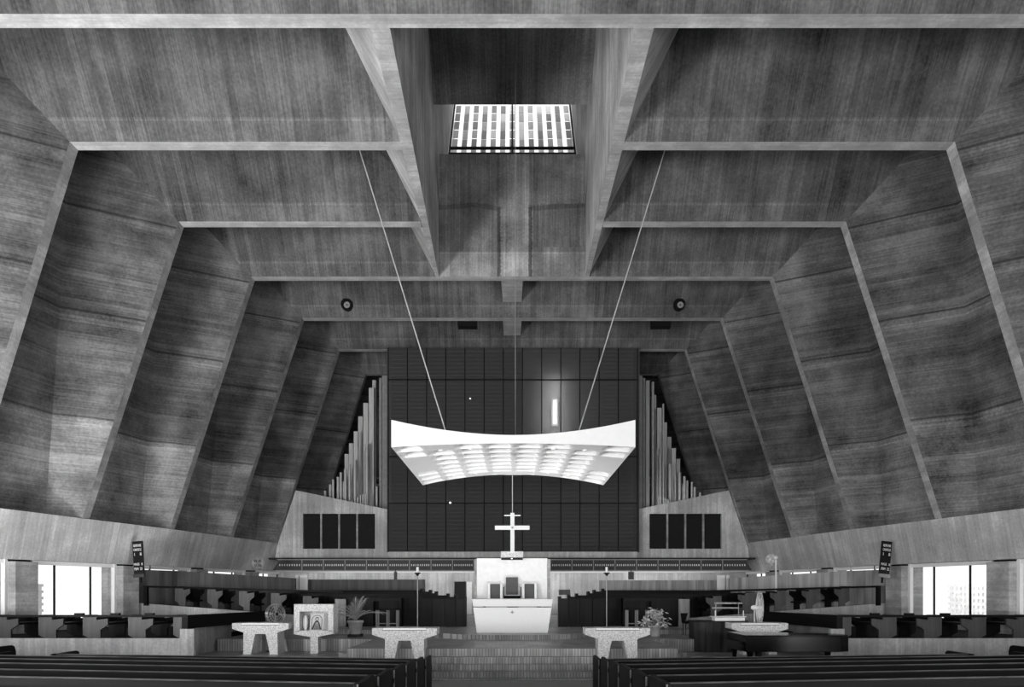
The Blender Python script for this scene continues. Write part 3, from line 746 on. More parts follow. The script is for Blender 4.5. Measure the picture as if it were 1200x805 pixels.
# ------------------------------------------------------------------ concrete tables
def table(d, px0, label, floor):
    x0 = wx(px0, d); w = 1.60; top = floor+.89
    t = thing('concrete_table', (x0+w/2, d+.3, floor), label, 'table', 'flared concrete tables on the sanctuary steps')
    a = x0
    z = lambda q: top-q
    pts = [(a, z(0)), (a+.24, z(0)), (a+.31, z(.045)), (a+1.29, z(.045)), (a+1.36, z(0)), (a+w, z(0)), (a+w, z(.16)), (a+1.28, z(.27)), (a+1.29, floor), (a+1.07, floor), (a+.95, z(.31)), (a+.65, z(.31)), (a+.53, floor), (a+.31, floor), (a+.32, z(.27)), (a, z(.16))]
    MB().prism(pts, d, d+.6).build('table_body', M['terrazzo'], t)
    MB().box(a+.27, a+1.33, d-.005, d+.605, z(.045), z(.0)-.0).build('white_tray', M['white'], t)
    MB().box(a+.25, a+1.35, d-.003, d+.603, z(.06), z(.046)).build('tray_edge', M['ink'], t)
table(16.95, 436, 'speckled concrete table with white tray at left of the central steps', ZM)
table(16.95, 686, 'speckled concrete table with white tray at right of the central steps', ZM)
table(19.45, 272, 'speckled concrete table with white tray beside the boxed icon shrine', ZM)
table(19.45, 857.5, 'speckled concrete table with white tray behind the black grand piano', ZM)

# icon shrine
d = 19.6
t = thing('icon_shrine', (wx(368, d), d+.3, ZM), 'concrete box shrine on a stem with a framed icon inside', 'shrine')
X = lambda px: wx(px, d); Z = lambda py: wz(py, d)
b_ = MB(); D2 = d+.55
b_.box(X(344.5), X(351), d, D2, Z(740), Z(708)); b_.box(X(384.5), X(390.5), d, D2, Z(740), Z(708)); b_.box(X(351), X(384.5), d, D2, Z(716.5), Z(708))
b_.prism([(X(344.5), Z(740)), (X(344.5), Z(743)), (X(363), Z(746.4)), (X(372), Z(746.4)), (X(390.5), Z(742.6)), (X(390.5), Z(740)), (X(384.5), Z(738.8)), (X(351), Z(738.8))], d, D2)
b_.box(X(351), X(384.5), D2-.05, D2, Z(739), Z(716.5))
b_.build('box', M['terrazzo'], t)
MB().box(X(363), X(372), d+.05, d+.4, ZM, Z(746.3)).build('stem', M['terrazzo'], t)
ic = thing('framed_icon', (X(370), d+.3, Z(738.7)), 'pale framed icon of a robed figure leaning inside the concrete shrine', 'icon')
MB().hexa([(X(361.5), d+.1, Z(738.7)), (X(377.5), d+.1, Z(738.7)), (X(377.5), d+.13, Z(738.7)), (X(361.5), d+.13, Z(738.7))],
          [(X(361.5), d+.22, Z(719.5)), (X(377.5), d+.22, Z(719.5)), (X(377.5), d+.25, Z(719.5)), (X(361.5), d+.25, Z(719.5))]).build('frame', M['gold'], ic)
MB().hexa([(X(377.6), d+.12, Z(738.7)), (X(382.5), d+.4, Z(738.7)), (X(382.5), d+.42, Z(738.7)), (X(377.6), d+.14, Z(738.7))],
          [(X(377.6), d+.2, Z(719.5)), (X(381), d+.42, Z(719.5)), (X(381), d+.44, Z(719.5)), (X(377.6), d+.24, Z(719.5))]).build('folding_wing', M['plaster'], ic)
def ipt(px, py): 
    tt = (738.7-py)/(738.7-719.5); return (X(px), d+.1+.12*tt-.006, Z(py))
fg = MB()
def poly(pts, off=0, mi=0):
    fg.add([(lambda q: (q[0], q[1]-off, q[2]))(ipt(*p)) for p in pts], [tuple(range(len(pts)))], mi)
poly([(363.5, 738), (366, 731), (368, 727.5), (371, 727.5), (373, 731), (375.5, 738)], 0, 1)
poly([(369.5+2.1*math.cos(a), 725.5+2.3*math.sin(a)) for a in [i*PI/5 for i in range(10)]], .001, 1)
poly([(369.5+1.3*math.cos(a), 725.8+1.6*math.sin(a)) for a in [i*PI/5 for i in range(10)]], .003, 0)
for i in range(12):
    a = PI*i/12; a2 = PI*(i+1)/12
    poly([(369.5+6.3*math.cos(a), 727+(-6)*math.sin(a)), (369.5+6.3*math.cos(a2), 727-6*math.sin(a2)), (369.5+5.6*math.cos(a2), 727-5.4*math.sin(a2)), (369.5+5.6*math.cos(a), 727-5.4*math.sin(a))], .001, 1)
for x in (363.3, 375.1): poly([(x, 738), (x+.6, 738), (x+.6, 727), (x, 727)], .001, 1)
for k in range(5): poly([(366.2+k*1.6, 737.5), (366.6+k*1.6, 737.5), (368.8+k*.5, 729.5), (368.5+k*.5, 729.5)], .003, 0)
fg.build('painted_figure', [M['gold'], M['ink']], ic, fix=False)
tag(MB().lathe([(.04, 0), (.07, .1), (.08, .25), (.06, .36), (.035, .42)], (X(354.5), d+.28, Z(738.7)), 16).build('white_jar', M['plaster']), 'tall pale vessel standing left of the icon in the shrine', 'vase')

# candle stands
for s, px, nm in ((-1, 489.3, 'left'), (1, 711, 'right')):
    d = 22.0; x = wx(px, d)
    t = thing('candle_stand', (x, d, ZP), 'tall slender candle stand on the %s side of the altar' % nm, 'candle stand', 'candle stands beside the altar')
    MB().lathe([(.16, 0), (.16, .03), (.03, .06)], (x, d, ZP), 20).build('base', M['black'], t)
    MB().tube((x, d, ZP+.05), (x, d, wz(672, d)), .016).build('pole', M['grey'], t)
    MB().lathe([(.02, -.08), (.07, -.01), (.1, 0), (.1, .03)], (x, d, wz(672, d)), 16).build('drip_tray', M['black'], t)
    MB().tube((x, d, wz(671.5, d)), (x, d, wz(664.5, d)), .04).build('candle', M['white'], t)
    MB().tube((x, d, wz(664.5, d)), (x, d, wz(663, d)), .006).build('wick', M['ink'], t)

# ------------------------------------------------------------------ nave pews
nd = [11.7, 10.6, 9.57, 8.6, 7.6, 6.6]; nh = [-1.19, -1.11, -1.05, -1.0, -.954, -.90]
RW = ['front', 'second', 'third', 'fourth', 'fifth', 'sixth']
def nave_floor(y): return .42*(13.6-y)/7 if y < 13.6 else 0
def make_pew(y, top, x0, x1, slope, label, group, name='nave_pew'):
    # x0 is the aisle end; the pew swings away from the aisle by slope
    s = 1 if x1 > x0 else -1
    Y = lambda x: y+abs(x-x0)*slope
    f0, = (nave_floor(y),)
    fz = lambda x: nave_floor(Y(x))
    t = thing(name, (x0, y, nave_floor(y)), label, 'pew', group)
    def run(dy0, dy1, z0, z1, ys=0, xa=None, xb=None):
        xa = x0 if xa is None else xa; xb = x1 if xb is None else xb
        m = MB()
        m.hexa([(xa, Y(xa)+dy0, z0), (xb, Y(xb)+dy0, z0), (xb, Y(xb)+dy1, z0), (xa, Y(xa)+dy1, z0)],
               [(xa, Y(xa)+dy0+ys, z1), (xb, Y(xb)+dy0+ys, z1), (xb, Y(xb)+dy1+ys, z1), (xa, Y(xa)+dy1+ys, z1)])
        return m
    g_ = f0+.08
    run(.0, .035, f0+.12, top-.012, -.04).build('backrest', M['pewdark'], t)
    run(-.035, .02, top-.011, top).build('top_rail', M['pewrail'], t, bevel=.005)
    run(.03, .45, f0+.40, f0+.44).build('seat', M['pewdark'], t)
    run(-.16, -.14, top-.16, top-.1).build('book_ledge', M['pewdark'], t)
    run(-.26, -.10, f0+.16, f0+.2).build('kneeler', M['pewdark'], t)
    for xa in (x0, x1):
        dirn = s if xa == x0 else -s
        m = MB(); yy = Y(xa)
        fb_ = nave_floor(yy)
        m.xprism([(yy-.12, fb_), (yy+.68, fb_), (yy+.68, top-.12), (yy+.64, top-.02), (yy+.58, top+.006), (yy-.12, top+.006)], xa, xa+dirn*.05)
        m.build('end_panel', M['pewdark'], t, bevel=.006)
        m = MB(); m.xprism([(yy-.125, fb_+.1), (yy-.118, fb_+.1), (yy-.118, top), (yy-.125, top)], xa, xa+dirn*.018); m.build('edge_strip', M['pewrail'], t)
for i in range(6):
    for s, nm in ((-1, 'left'), (1, 'right')):
        L_ = 8.4 if i == 0 else 8.9
        make_pew(nd[i], EYE+nh[i], s*1.45, s*L_, .13, 'long dark varnished pew, %s row %s of the central aisle' % (RW[i], nm), 'nave pews %s of the aisle' % nm)
for s, nm in ((-1, 'left'), (1, 'right')):
    make_pew(13.1, wz(759.3, 13.1), s*9.95, s*15, .13, 'dark side-aisle pew whose end shows at the %s edge' % nm, 'outer aisle pews')

# ------------------------------------------------------------------ side blocks of pews (ends seen from the nave)
ORD = ['first', 'second', 'third', 'fourth', 'fifth', 'sixth', 'seventh', 'eighth']
def side_pew(side, xb, d, top, base, depth, h_scale, label, group, arm=True):
    """pew facing the centre; xb is the outer (back) face, side=-1 left. Its end faces the nave."""
    s = -side          # +1 : faces +x (left block)
    k = h_scale
    t = thing('side_pew', (xb, d, base), label, 'pew', group)
    X = lambda q: xb+s*q
    if arm: pts = [(0, 0), (.37, 0), (.37, -.09), (.68, -.05), (.68, -.22), (.48, -.36), (.48, base-top), (.2, base-top), (.2, -.61), (0, -.5)]
    else: pts = [(0, 0), (.24, 0), (.24, base-top), (.2, base-top), (.2, -.61), (0, -.5)]
    pts = [(X(a*k), top+b) for a, b in pts]
    for q in (0, depth-.06):
        MB().prism(pts, d+q, d+q+.06).build('end_panel', M['stall' if q else 'endpanel' if side < 0 else 'endpanel_lt'], t)
    MB().hexa([(X(.18*k), d+.06, base+.42), (X(.22*k), d+.06, base+.42), (X(.22*k), d+depth-.06, base+.42), (X(.18*k), d+depth-.06, base+.42)],
              [(X(.04*k), d+.06, top-.02), (X(.09*k), d+.06, top-.02), (X(.09*k), d+depth-.06, top-.02), (X(.04*k), d+depth-.06, top-.02)]).build('backrest', M['stall'], t)
    if arm: MB().box(X(.18*k), X(.64*k), d+.06, d+depth-.06, base+.38, base+.44).build('seat', M['stall'], t)
    MB().box(X(-.05), X(.2), d+.0, d+.35, top+.012, top+.045).build('book_rest', M['pewdark'], t)
    return t
for s, nm in ((-1, 'left'), (1, 'right')):
    d = 18.75; zt = wz(720.5, 18.7); zb = .80
    # platform and front wall
    m = MB(); X = lambda x: s*x
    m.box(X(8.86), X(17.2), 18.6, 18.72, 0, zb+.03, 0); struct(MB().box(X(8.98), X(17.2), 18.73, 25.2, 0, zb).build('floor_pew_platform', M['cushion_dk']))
    m.box(X(8.62), X(8.86), 18.6, 18.72, 0, wz(737, 18.6), 0)
    m.hexa([(X(8.86), 18.62, 0), (X(9.1), 25.3, 0), (X(9.25), 25.3, 0), (X(9.01), 18.62, 0)], [(X(8.86), 18.62, wz(737, 18.6)), (X(9.1), 25.3, wz(729, 25.0)), (X(9.25), 25.3, wz(729, 25.0)), (X(9.01), 18.62, wz(737, 18.6))], 1)
    struct(m.build('wall_%s_pew_base' % nm, [M['base'], M['boardy'], M['cushion_dk']]))
    xs = [45, 97, 150, 203, -8, -60]
    for k, px in enumerate([203, 150, 97, 45, -8, -60]):
        x = s*(CX-px)*d/F
        side_pew(s, x, d, zt-.05, zb, 1.25, 1.0, 'dark pew end with stepped arm, %s from the centre in the lower %s block' % (ORD[k], nm), 'lower %s pew ends' % nm, arm=(k != 0))
    # continuous rail along the top and the boxed rail running back
    t = thing('pew_rail', (X(9.3), d, zb), 'thin black top rail along the front of the lower %s pew block' % nm, 'rail')
    MB().box(X(8.92), X(16.5), d-.1, d-.015, zt-.06, zt+.0).build('front_rail', M['pewdark'], t)
    t2 = MB().hexa([(X(8.74), 18.5, wz(736.5, 18.6)), (X(9.05), 25.2, wz(728.5, 25.0)), (X(9.2), 25.2, wz(728.5, 25.0)), (X(8.9), 18.5, wz(736.5, 18.6))],
              [(X(8.74), 18.5, zt), (X(9.05), 25.2, wz(716.5, 25.0)), (X(9.2), 25.2, wz(716.5, 25.0)), (X(8.9), 18.5, zt)]).build('parapet_rail', M['pewdark'])
    tag(t2, 'deep black boxed rail running back beside the lower %s pew block' % nm, 'rail')
    for px in (95, 137, 177):
        MB().box(s*(CX-px-5)*d/F, s*(CX-px+5)*d/F, d-.12, d-.015, zt, zt+.05).build('bracket', M['pewdark'], t)
    # upper block, stepping down towards the altar
    pxs = [205, 243, 280, 317.5, 355, 392.5]; tops = [688.3, 690.3, 692.6, 695, 698.5, 702]; n_ = ['sixth', 'fifth', 'fourth', 'third', 'second', 'first']
    bases = []
    for k in range(6):
        dd = 26.0-.17*k; x = s*(CX-pxs[k])*dd/F; tp = wz(tops[k], dd); bs_ = tp-.92
        bases.append((x, dd, bs_, tp))
        side_pew(s, x, dd, tp, bs_, 1.2, .84, 'raised dark pew with stepped end, %s from the altar in the upper %s block' % (n_[k], nm), 'upper %s pew ends' % nm)
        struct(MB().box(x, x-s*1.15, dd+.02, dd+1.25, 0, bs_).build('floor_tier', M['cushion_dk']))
    # pale concrete base wall, sloping top
    m = MB()
    A = s*(CX-160)*26.1/F; B = s*(CX-398)*25.0/F
    za, zb2 = wz(706.3, 26.1), wz(724.5, 25.0)
    m.hexa([(A, 26.0, 0), (B, 24.9, 0), (B, 25.15, 0), (A, 26.2, 0)], [(A, 26.0, za), (B, 24.9, zb2), (B, 25.15, zb2), (A, 26.2, za)])
    struct(m.build('wall_%s_upper_base' % nm, M['base']))
    # dark continuous rail over the upper pews
    A = (s*(CX-171)*25.8/F, 25.8, wz(686.2, 25.8)); B = (s*(CX-402)*24.85/F, 24.85, wz(692.5, 24.85))
    r = MB(); 
    r.hexa([(A[0], A[1], A[2]-.07), (B[0], B[1], B[2]-.07), (B[0], B[1]+.08, B[2]-.07), (A[0], A[1]+.08, A[2]-.07)], [A, B, (B[0], B[1]+.08, B[2]), (A[0], A[1]+.08, A[2])])
    tr_ = thing('pew_rail', (A[0], A[1], 1.3), 'thin black rail over the raised upper %s pews' % nm, 'rail')
    r.build('rail_bar', M['pewdark'], tr_)
    MB().box(A[0]-.06, A[0]+.06, A[1]-.05, A[1]+.1, za-.1, A[2]).build('rail_post', M['pewdark'], tr_)
    # wood screen wall behind
    m = MB(); A = (s*(CX-151)*25.6/F, 26.6); 
    A = (s*13.9, 26.6); B = (s*9.3, 29.6)
    Q = [(s*14.35, 25.75, 667), (s*13.3, 27.3, 669.0), (s*9.35, 29.6, 677.5)]
    for A, B in ((Q[0], Q[1]), (Q[1], Q[2])):
        m.hexa([(A[0], A[1], 0), (B[0], B[1], 0), (B[0], B[1]+.12, 0), (A[0], A[1]+.12, 0)],
           [(A[0], A[1], wz(A[2], A[1])), (B[0], B[1], wz(B[2], B[1])), (B[0], B[1]+.12, wz(B[2], B[1])), (A[0], A[1]+.12, wz(A[2], A[1]))], 0)
    struct(m.build('wall_%s_choir_screen' % nm, M['darkboard'] if s < 0 else M['lightboard']))
    m = MB(); dd = 31.0; m.box(s*(CX-361)*dd/F, s*(CX-498)*dd/F, dd, dd+.12, ZA, wz(679 if s < 0 else 680, dd))
    struct(m.build('wall_%s_stall_screen' % nm, M['darkboard'] if s < 0 else M['lightboard']))
    # pale door between the two screens
    t = MB(); dd = 30.6
    a, c = s*(CX-346)*dd/F, s*(CX-360)*dd/F
    t.box(a, c, dd, dd+.06, ZA, wz(674, dd)); o = struct(t.build('door_%d' % (1 if s < 0 else 2), M['white']))
    MB().box(s*(CX-350.5)*dd/F-.02, s*(CX-350.5)*dd/F+.02, dd-.02, dd, ZA, wz(674, dd)).build('door_edge', M['grey'], o)
    # end board beside the altar platform
    dd = 24.4
    tag(MB().box(s*(CX-392.5)*dd/F, s*(CX-405)*dd/F, dd, dd+.1, ZP, wz(702, dd)).build('end_board', M['midboard']), 'pale upright board closing the %s choir block' % nm, 'panel')
    # dark choir desk
    dd = 24.55
    t = thing('choir_desk', (s*(CX-452)*dd/F, dd, ZA), 'black wooden choir desk with open kneehole %s of the altar' % nm, 'desk', 'choir desks')
    Xd = lambda px: s*(CX-px)*dd/F
    MB().box(Xd(405.5), Xd(470), dd+.02, dd+.5, wz(704, dd)-.02, wz(702, dd)+.03).build('desk_top', M['stall'], t)
    MB().box(Xd(405.5), Xd(437), dd+.05, dd+.48, ZA, wz(704, dd)).build('pedestal', M['stall'], t)
    MB().box(Xd(437), Xd(470), dd+.42, dd+.48, ZA, wz(704, dd)).build('modesty_panel', M['stall'], t)
    MB().box(Xd(467.5), Xd(470), dd+.05, dd+.42, ZA, wz(704, dd)).build('side_panel', M['stall'], t)
    # framed stool in front of the desk
    ds_ = 23.6; Xs = lambda px: s*(CX-px)*ds_/F
    t = thing('framed_stool', (Xs(452), ds_, ZA), 'square wooden-framed stool tucked at the %s choir desk' % nm, 'stool', 'framed stools at the choir desks')
    for px in (441, 453.5, 465):
        for yy in (0, .35): MB().box(Xs(px)-.025, Xs(px)+.025, ds_+yy, ds_+yy+.05, ZA, wz(715, ds_)).build('leg', M['midboard'], t)
    MB().box(Xs(440), Xs(466), ds_, ds_+.4, wz(715, ds_), wz(715, ds_)+.04).build('seat', M['stall'], t)
    MB().box(Xs(440), Xs(466), ds_+.01, ds_+.04, wz(730.5, ds_)-.02, wz(730.5, ds_)+.01).build('stretcher', M['midboard'], t)

# choir stalls in rows behind the altar
EX = [546, 535, 526, 512, 505, 495]; EY = [702.2, 700.3, 698.5, 696, 694, 692.5]
for s, nm in ((-1, 'left'), (1, 'right')):
    for k in range(6):
        d = 24.3+.85*k if k else 24.4
        Xk = lambda px: s*(CX-px)*d/F
        top = wz(EY[k], d); x_in = Xk(EX[k]); x_out = s*(3.35 if k == 0 else 4.9 if k < 3 else 8.8)
        t = thing('choir_stall', (x_in, d, ZA), 'dark choir stall bench, %s row back %s of the altar' % (ORD[k], nm), 'choir stall', 'choir stalls %s of the altar' % nm)
        if k == 0:
            cuts = [546, 534, 521, 506, 491]
            for q in range(4):
                a, c = Xk(cuts[q]), Xk(cuts[q+1])
                MB().box(min(a, c)+.008, max(a, c)-.008, d, d+.04, ZA, top).build('front_panel', M['stall'], t)
        else: MB().box(x_in, x_out, d, d+.04, ZA, top).build('front_panel', M['stall'], t)
        MB().box(x_in, x_out, d-.05, d+.22, top, top+.03).build('book_rest', M['pewdark'], t)
        MB().box(x_in-s*0, x_in+s*.1, d+.02, d+.5, ZA, top+.1).build('end_post', M['stall'], t, bevel=.01)
        MB().box(x_in+s*.1, x_out, d+.35, d+.7, ZA+.38, ZA+.44).build('seat', M['stall'], t)
# inner partition and doorway on the back wall
m = MB(); d = 36.45
m.box(wx(532.5, d), wx(546, d), d, d+.04, ZA, wz(681.5, d)); dr3 = struct(m.build('door_3', M['black']))
MB().box(wx(547, d), wx(553, d), d-.02, d+.02, ZA, wz(681.5, d)).build('door_leaf', M['plaster'], dr3)
tag(MB().box(wx(655, d), wx(668, d), d-.03, d+.04, wz(697, d), wz(691, d)).build('wall_plaque', M['endpanel']), 'small dark plaque on the pale back wall', 'plaque')
d = 32.3
for px, nm, w in ((463, 'left', 1.5), (740, 'right', 3.0)):
    t = thing('hanging_speaker', (wx(px, d), d, wz(679, d)), 'small box loudspeaker hung below the %s balcony' % nm, 'loudspeaker', 'small speakers under the balcony')
    MB().box(wx(px-w, d), wx(px+w, d), d, d+.25, wz(679, d), wz(670, d)).build('cabinet', M['endpanel'], t, bevel=.01)
    MB().tube((wx(px, d), d+.12, wz(670, d)), (wx(px, d), d+.12, zq+.01 if 0 else wz(669, d)+.06), .02).build('bracket', M['black'], t)

# ------------------------------------------------------------------ right side: console, piano, fan
d = 20.1
X = lambda px: wx(px, d)
t = thing('organ_console', (X(848), d+.5, ZM), 'dark organ console with curved boarded back beside the piano', 'organ console')
prof = []
xa, xb = X(817), X(882); n = 20
for i in range(n+1):
    a = PI*i/n; u = (1-math.cos(a))/2
    prof.append((xa+(xb-xa)*u, d+.6-.6*math.sin(a)**.6))
pts = prof+[(xb, d+.95), (xa, d+.95)]
MB().vprism(pts, ZM, wz(729.5, d)).build('console_body', wood('console_boards', .008, .05, 'x', 16, .5, .13, spec=.15), t)
MB().vprism([(X(848)+(p[0]-X(848))*1.03, d+.6+(p[1]-d-.6)*1.03) for p in pts], wz(729.5, d), wz(728.2, d)).build('console_top', M['stall'], t)
dk = d+.42; X = lambda px: wx(px, dk)
MB().box(X(838), X(873), dk, dk+.35, wz(728.2, d), wz(723.8, dk)).build('keyboard_box', M['plaster'], t)
MB().box(X(836), X(874), dk-.05, dk+.4, wz(723.2, dk), wz(722.3, dk)).build('shelf', M['white'], t)
MB().box(X(838), X(870), dk+.3, dk+.34, wz(713.5, dk), wz(711.8, dk)).build('music_ledge', M['grey'], t)
MB().box(X(841), X(874), dk+.3, dk+.34, wz(708.0, dk), wz(706.0, dk)).build('top_bar', M['midboard'], t)
for px in (839.5, 872.5): MB().tube((X(px), dk+.1, wz(723, dk)), (X(px), dk+.1, wz(715.5, dk)), .015).build('knob_post', M['white'], t)
for px in (843, 870): MB().tube((X(px), dk+.35, wz(723, dk)), (X(px), dk+.35, wz(706, dk)), .012).build('rack_post', M['grey'], t)

# chair behind console
d = 22.0; X = lambda px: wx(px, d)
t = thing('black_chair', (X(810), d+.2, ZP), 'black upholstered chair between the pale end board and the organ console', 'chair')
MB().box(X(803), X(818), d, d+.45, wz(731, d), wz(728, d)).build('seat', M['cushion_dk'], t, bevel=.02)
MB().hexa([(X(803), d+.38, wz(731, d)), (X(806), d+.38, wz(731, d)), (X(806), d+.45, wz(731, d)), (X(803), d+.45, wz(731, d))],
          [(X(801.5), d+.4, wz(719, d)), (X(810), d+.4, wz(719, d)), (X(810), d+.47, wz(719, d)), (X(801.5), d+.47, wz(719, d))]).build('backrest', M['cushion_dk'], t)
for px in (804, 817):
    for yy in (.03, .4): MB().tube((X(px), d+yy, ZP), (X(px), d+yy, wz(730, d)), .015).build('leg', M['black'], t)

# grand piano
d = 17.35; X = lambda px: wx(px, d)
t = thing('grand_piano', (X(930), d+.5, 0), 'glossy black grand piano with closed lid behind the right pews', 'piano')
x0, x1 = X(874), X(997); z0, z1 = wz(764, d), wz(746, d)
out = [(x0, d), (x1-.25, d), (x1, d+.12), (x1+.0, d+.5), (x1-.2, d+.75), (x1-1.0, d+.95), (x1-1.6, d+1.35), (x0+.2, d+1.5), (x0, d+1.5)]
MB().vprism(out, z0, z1).build('case', M['blackgloss'], t, bevel=.01)
MB().vprism([(p[0]+(.0 if p[0] > x0+.1 else -.02), p[1]-.02 if p[1] < d+.1 else p[1]+.02) for p in out], z1+.005, z1+.035).build('lid', M['blackgloss'], t, bevel=.008)
MB().box(x0-.1, x0+.1, d+.08, d+1.42, z0+.02, z0+.16).build('keybed', M['blackgloss'], t)
MB().box(x0-.1, x0, d+.14, d+1.36, z0+.16, z0+.24).build('fallboard', M['blackgloss'], t)
for lx, ly in ((x0+.15, d+.14), (x0+.15, d+1.35), (x1-.45, d+.3)):
    MB().lathe([(.035, .1), (.045, .2), (.06, .4), (.09, z0)], (lx, ly, 0), 16).build('leg', M['blackgloss'], t)
    MB().lathe([(.04, 0), (.05, .05), (.03, .1)], (lx, ly, 0), 12).build('caster', M['steel'], t)
MB().box(x0+.5, x0+.62, d+.6, d+.75, .12, z0).build('pedal_lyre', M['blackgloss'], t)

# fans
def fan(px, py, r_px, d, base, face, label, pole_mat='white', name='pedestal_fan', squash=1.0, wall=False):
    x, z = wx(px, d), wz(py, d); r = r_px*d/F
    t = thing(name, (x, d, base), label, 'fan')
    rot = Matrix.Rotation(face, 4, 'Z')
    def place(m): 
        m.v = [tuple(Vector((x, d, z)) + (rot @ (Vector(v)-Vector((x, d, z))))) for v in m.v]; return m
    g_ = MB()
    for rr, yy in ((1, -.03), (.98, -.055), (.75, -.075), (.5, -.085), (.25, -.09), (1, .03), (.7, .06), (.35, .07)):
        for i in range(28):
            a, a2 = 2*PI*i/28, 2*PI*(i+1)/28
            g_.tube((x+math.cos(a)*r*rr, d+yy, z+math.sin(a)*r*rr), (x+math.cos(a2)*r*rr, d+yy, z+math.sin(a2)*r*rr), .006, .006, 4, cap=False)
    for i in range(20):
        a = 2*PI*i/20
        g_.tube((x+math.cos(a)*r*.15, d-.09, z+math.sin(a)*r*.15), (x+math.cos(a)*r, d-.04, z+math.sin(a)*r), .004, .004, 4, cap=False)
        g_.tube((x+math.cos(a)*r*.15, d+.07, z+math.sin(a)*r*.15), (x+math.cos(a)*r, d+.03, z+math.sin(a)*r), .004, .004, 4, cap=False)
    place(g_).build('guard', M['steel'] if pole_mat != 'white' else M['white'], t)
    for i in range(4):
        a = PI/4+PI/2*i; c_, s_ = math.cos(a), math.sin(a); u = Vector((c_, 0, s_)); v = Vector((-s_, 0, c_)); o_ = Vector((x, d-.02, z))
        b2 = MB(); vs = [o_+u*r*.12-v*r*.08, o_+u*r*.5-v*r*.3+Vector((0, .03, 0)), o_+u*r*.88-v*r*.2+Vector((0, .03, 0)), o_+u*r*.92+v*r*.22-Vector((0, .03, 0)), o_+u*r*.5+v*r*.25-Vector((0, .03, 0)), o_+u*r*.12+v*r*.08]
        n_ = len(vs); vs2 = vs+[p+Vector((0, .006, 0)) for p in vs]
        b2.add(vs2, [tuple(range(n_)), tuple(range(2*n_-1, n_-1, -1))]+[(q, (q+1) % n_, (q+1) % n_+n_, q+n_) for q in range(n_)])
        place(b2).build('blade', M['plaster' if pole_mat == 'white' else 'cushion'], t)
    place(MB().lathe([(.04, -.1), (.05, -.05), (.05, .02), (.08, .08), (.07, .2), (.03, .24)], (x, d, z), 14, axis='y')).build('motor', M[pole_mat], t)
    back = rot @ Vector((0, .14, 0))
    if not wall:
        MB().tube((x+back.x, d+back.y, base+.03), (x+back.x, d+back.y, z), .018).build('pole', M[pole_mat], t)
        MB().lathe([(.17, 0), (.17, .02), (.03, .06)], (x+back.x, d+back.y, base), 20).build('base', M[pole_mat], t)
    else:
        MB().path([(x+back.x, d+back.y, z), (x+back.x, d+back.y, z-.25), (x+back.x-.02, d+.6, z-.25)], .02).build('bracket', M[pole_mat], t)
    return t
fan(322.5, 719.5, 12, 20.27, ZM, .9, 'metal pedestal fan behind the concrete table near the shrine', 'black')
fan(890, 712, 18, 20.27, ZM, 1.1, 'white pedestal fan turned edge-on behind the organ console', 'white')
fan(302, 660, 6.2, 30.2, 0, .3, 'small wire-guard wall fan on the pale ledge above the raised pews', 'grey', 'wall_fan', wall=True)
fan(903.5, 655, 5.5, 27.8, 0, -.6, 'small wall fan beside the white lamp post', 'white', 'wall_fan', wall=True)
d = 27.4
t = thing('lamp_post', (wx(909.5, d), d, 1.2), 'thin white post with a globe lamp behind the upper right pews', 'lamp')
MB().tube((wx(909.7, d), d, 1.2), (wx(909.2, d), d, wz(656, d)), .035).build('pole', M['white'], t)
MB().lathe([(.02, -.09), (.08, -.05), (.1, 0), (.07, .07), (.001, .1)], (wx(909, d), d, wz(653.5, d)), 14).build('globe', M['white'], t)

# hymn boards
def font(txt, size, loc, parent, name='lettering', mat='text', xs=1):
    cu = bpy.data.curves.new(name, 'FONT'); cu.body = txt; cu.size = size; cu.extrude = .004; cu.align_x = 'CENTER'
    o = bpy.data.objects.new(name, cu); C.objects.link(o); o.data.materials.append(M[mat])
    me = bpy.data.meshes.new_from_object(o); bpy.data.objects.remove(o)
    me.transform(Matrix.Translation(loc) @ Matrix.Rotation(PI/2, 4, 'X') @ Matrix.Diagonal((xs, 1, 1, 1)))
    o = bpy.data.objects.new(name, me); C.objects.link(o); o.parent = parent
    return o
for s, nm, px, lean in ((-1, 'left', 163, -.06), (1, 'right', 1036, .10)):
    d = 24.6; x = wx(px, d); z0, z1 = wz(676.5, d), wz(634, d); w = .2
    t = thing('hymn_board', (x, d, z0), 'black hymn number board with pale lettering at the %s end of the upper pews' % nm, 'sign', 'hymn boards')
    MB().box(x-w, x+w, d, d+.05, z0, z1).build('board', M['black'], t, bevel=.006)
    MB().box(x-w-.01, x+w+.01, d-.03, d+.06, z0, z0+.12).build('tray', M['endpanel'] if s < 0 else M['grey'], t)
    MB().box(x-.02, x+.02, d+.05, d+.12, z0-.2, z1-.3).build('bracket', M['black'], t)
    H = z1-z0
    for txt, fy, sz in (('RESPONSE', .845, .13), ('CANTICLE', .73, .13), ('1    8', .60, .15), ('MASS   8', .33, .125), ('PSM  22', .2, .13)):
        font(txt, sz, (0, -.012, H*fy), t, xs=.5 if len(txt) == 8 and ' ' not in txt else .75 if 'M' in txt else 1)
    t.rotation_euler = (0, lean, s*.15)

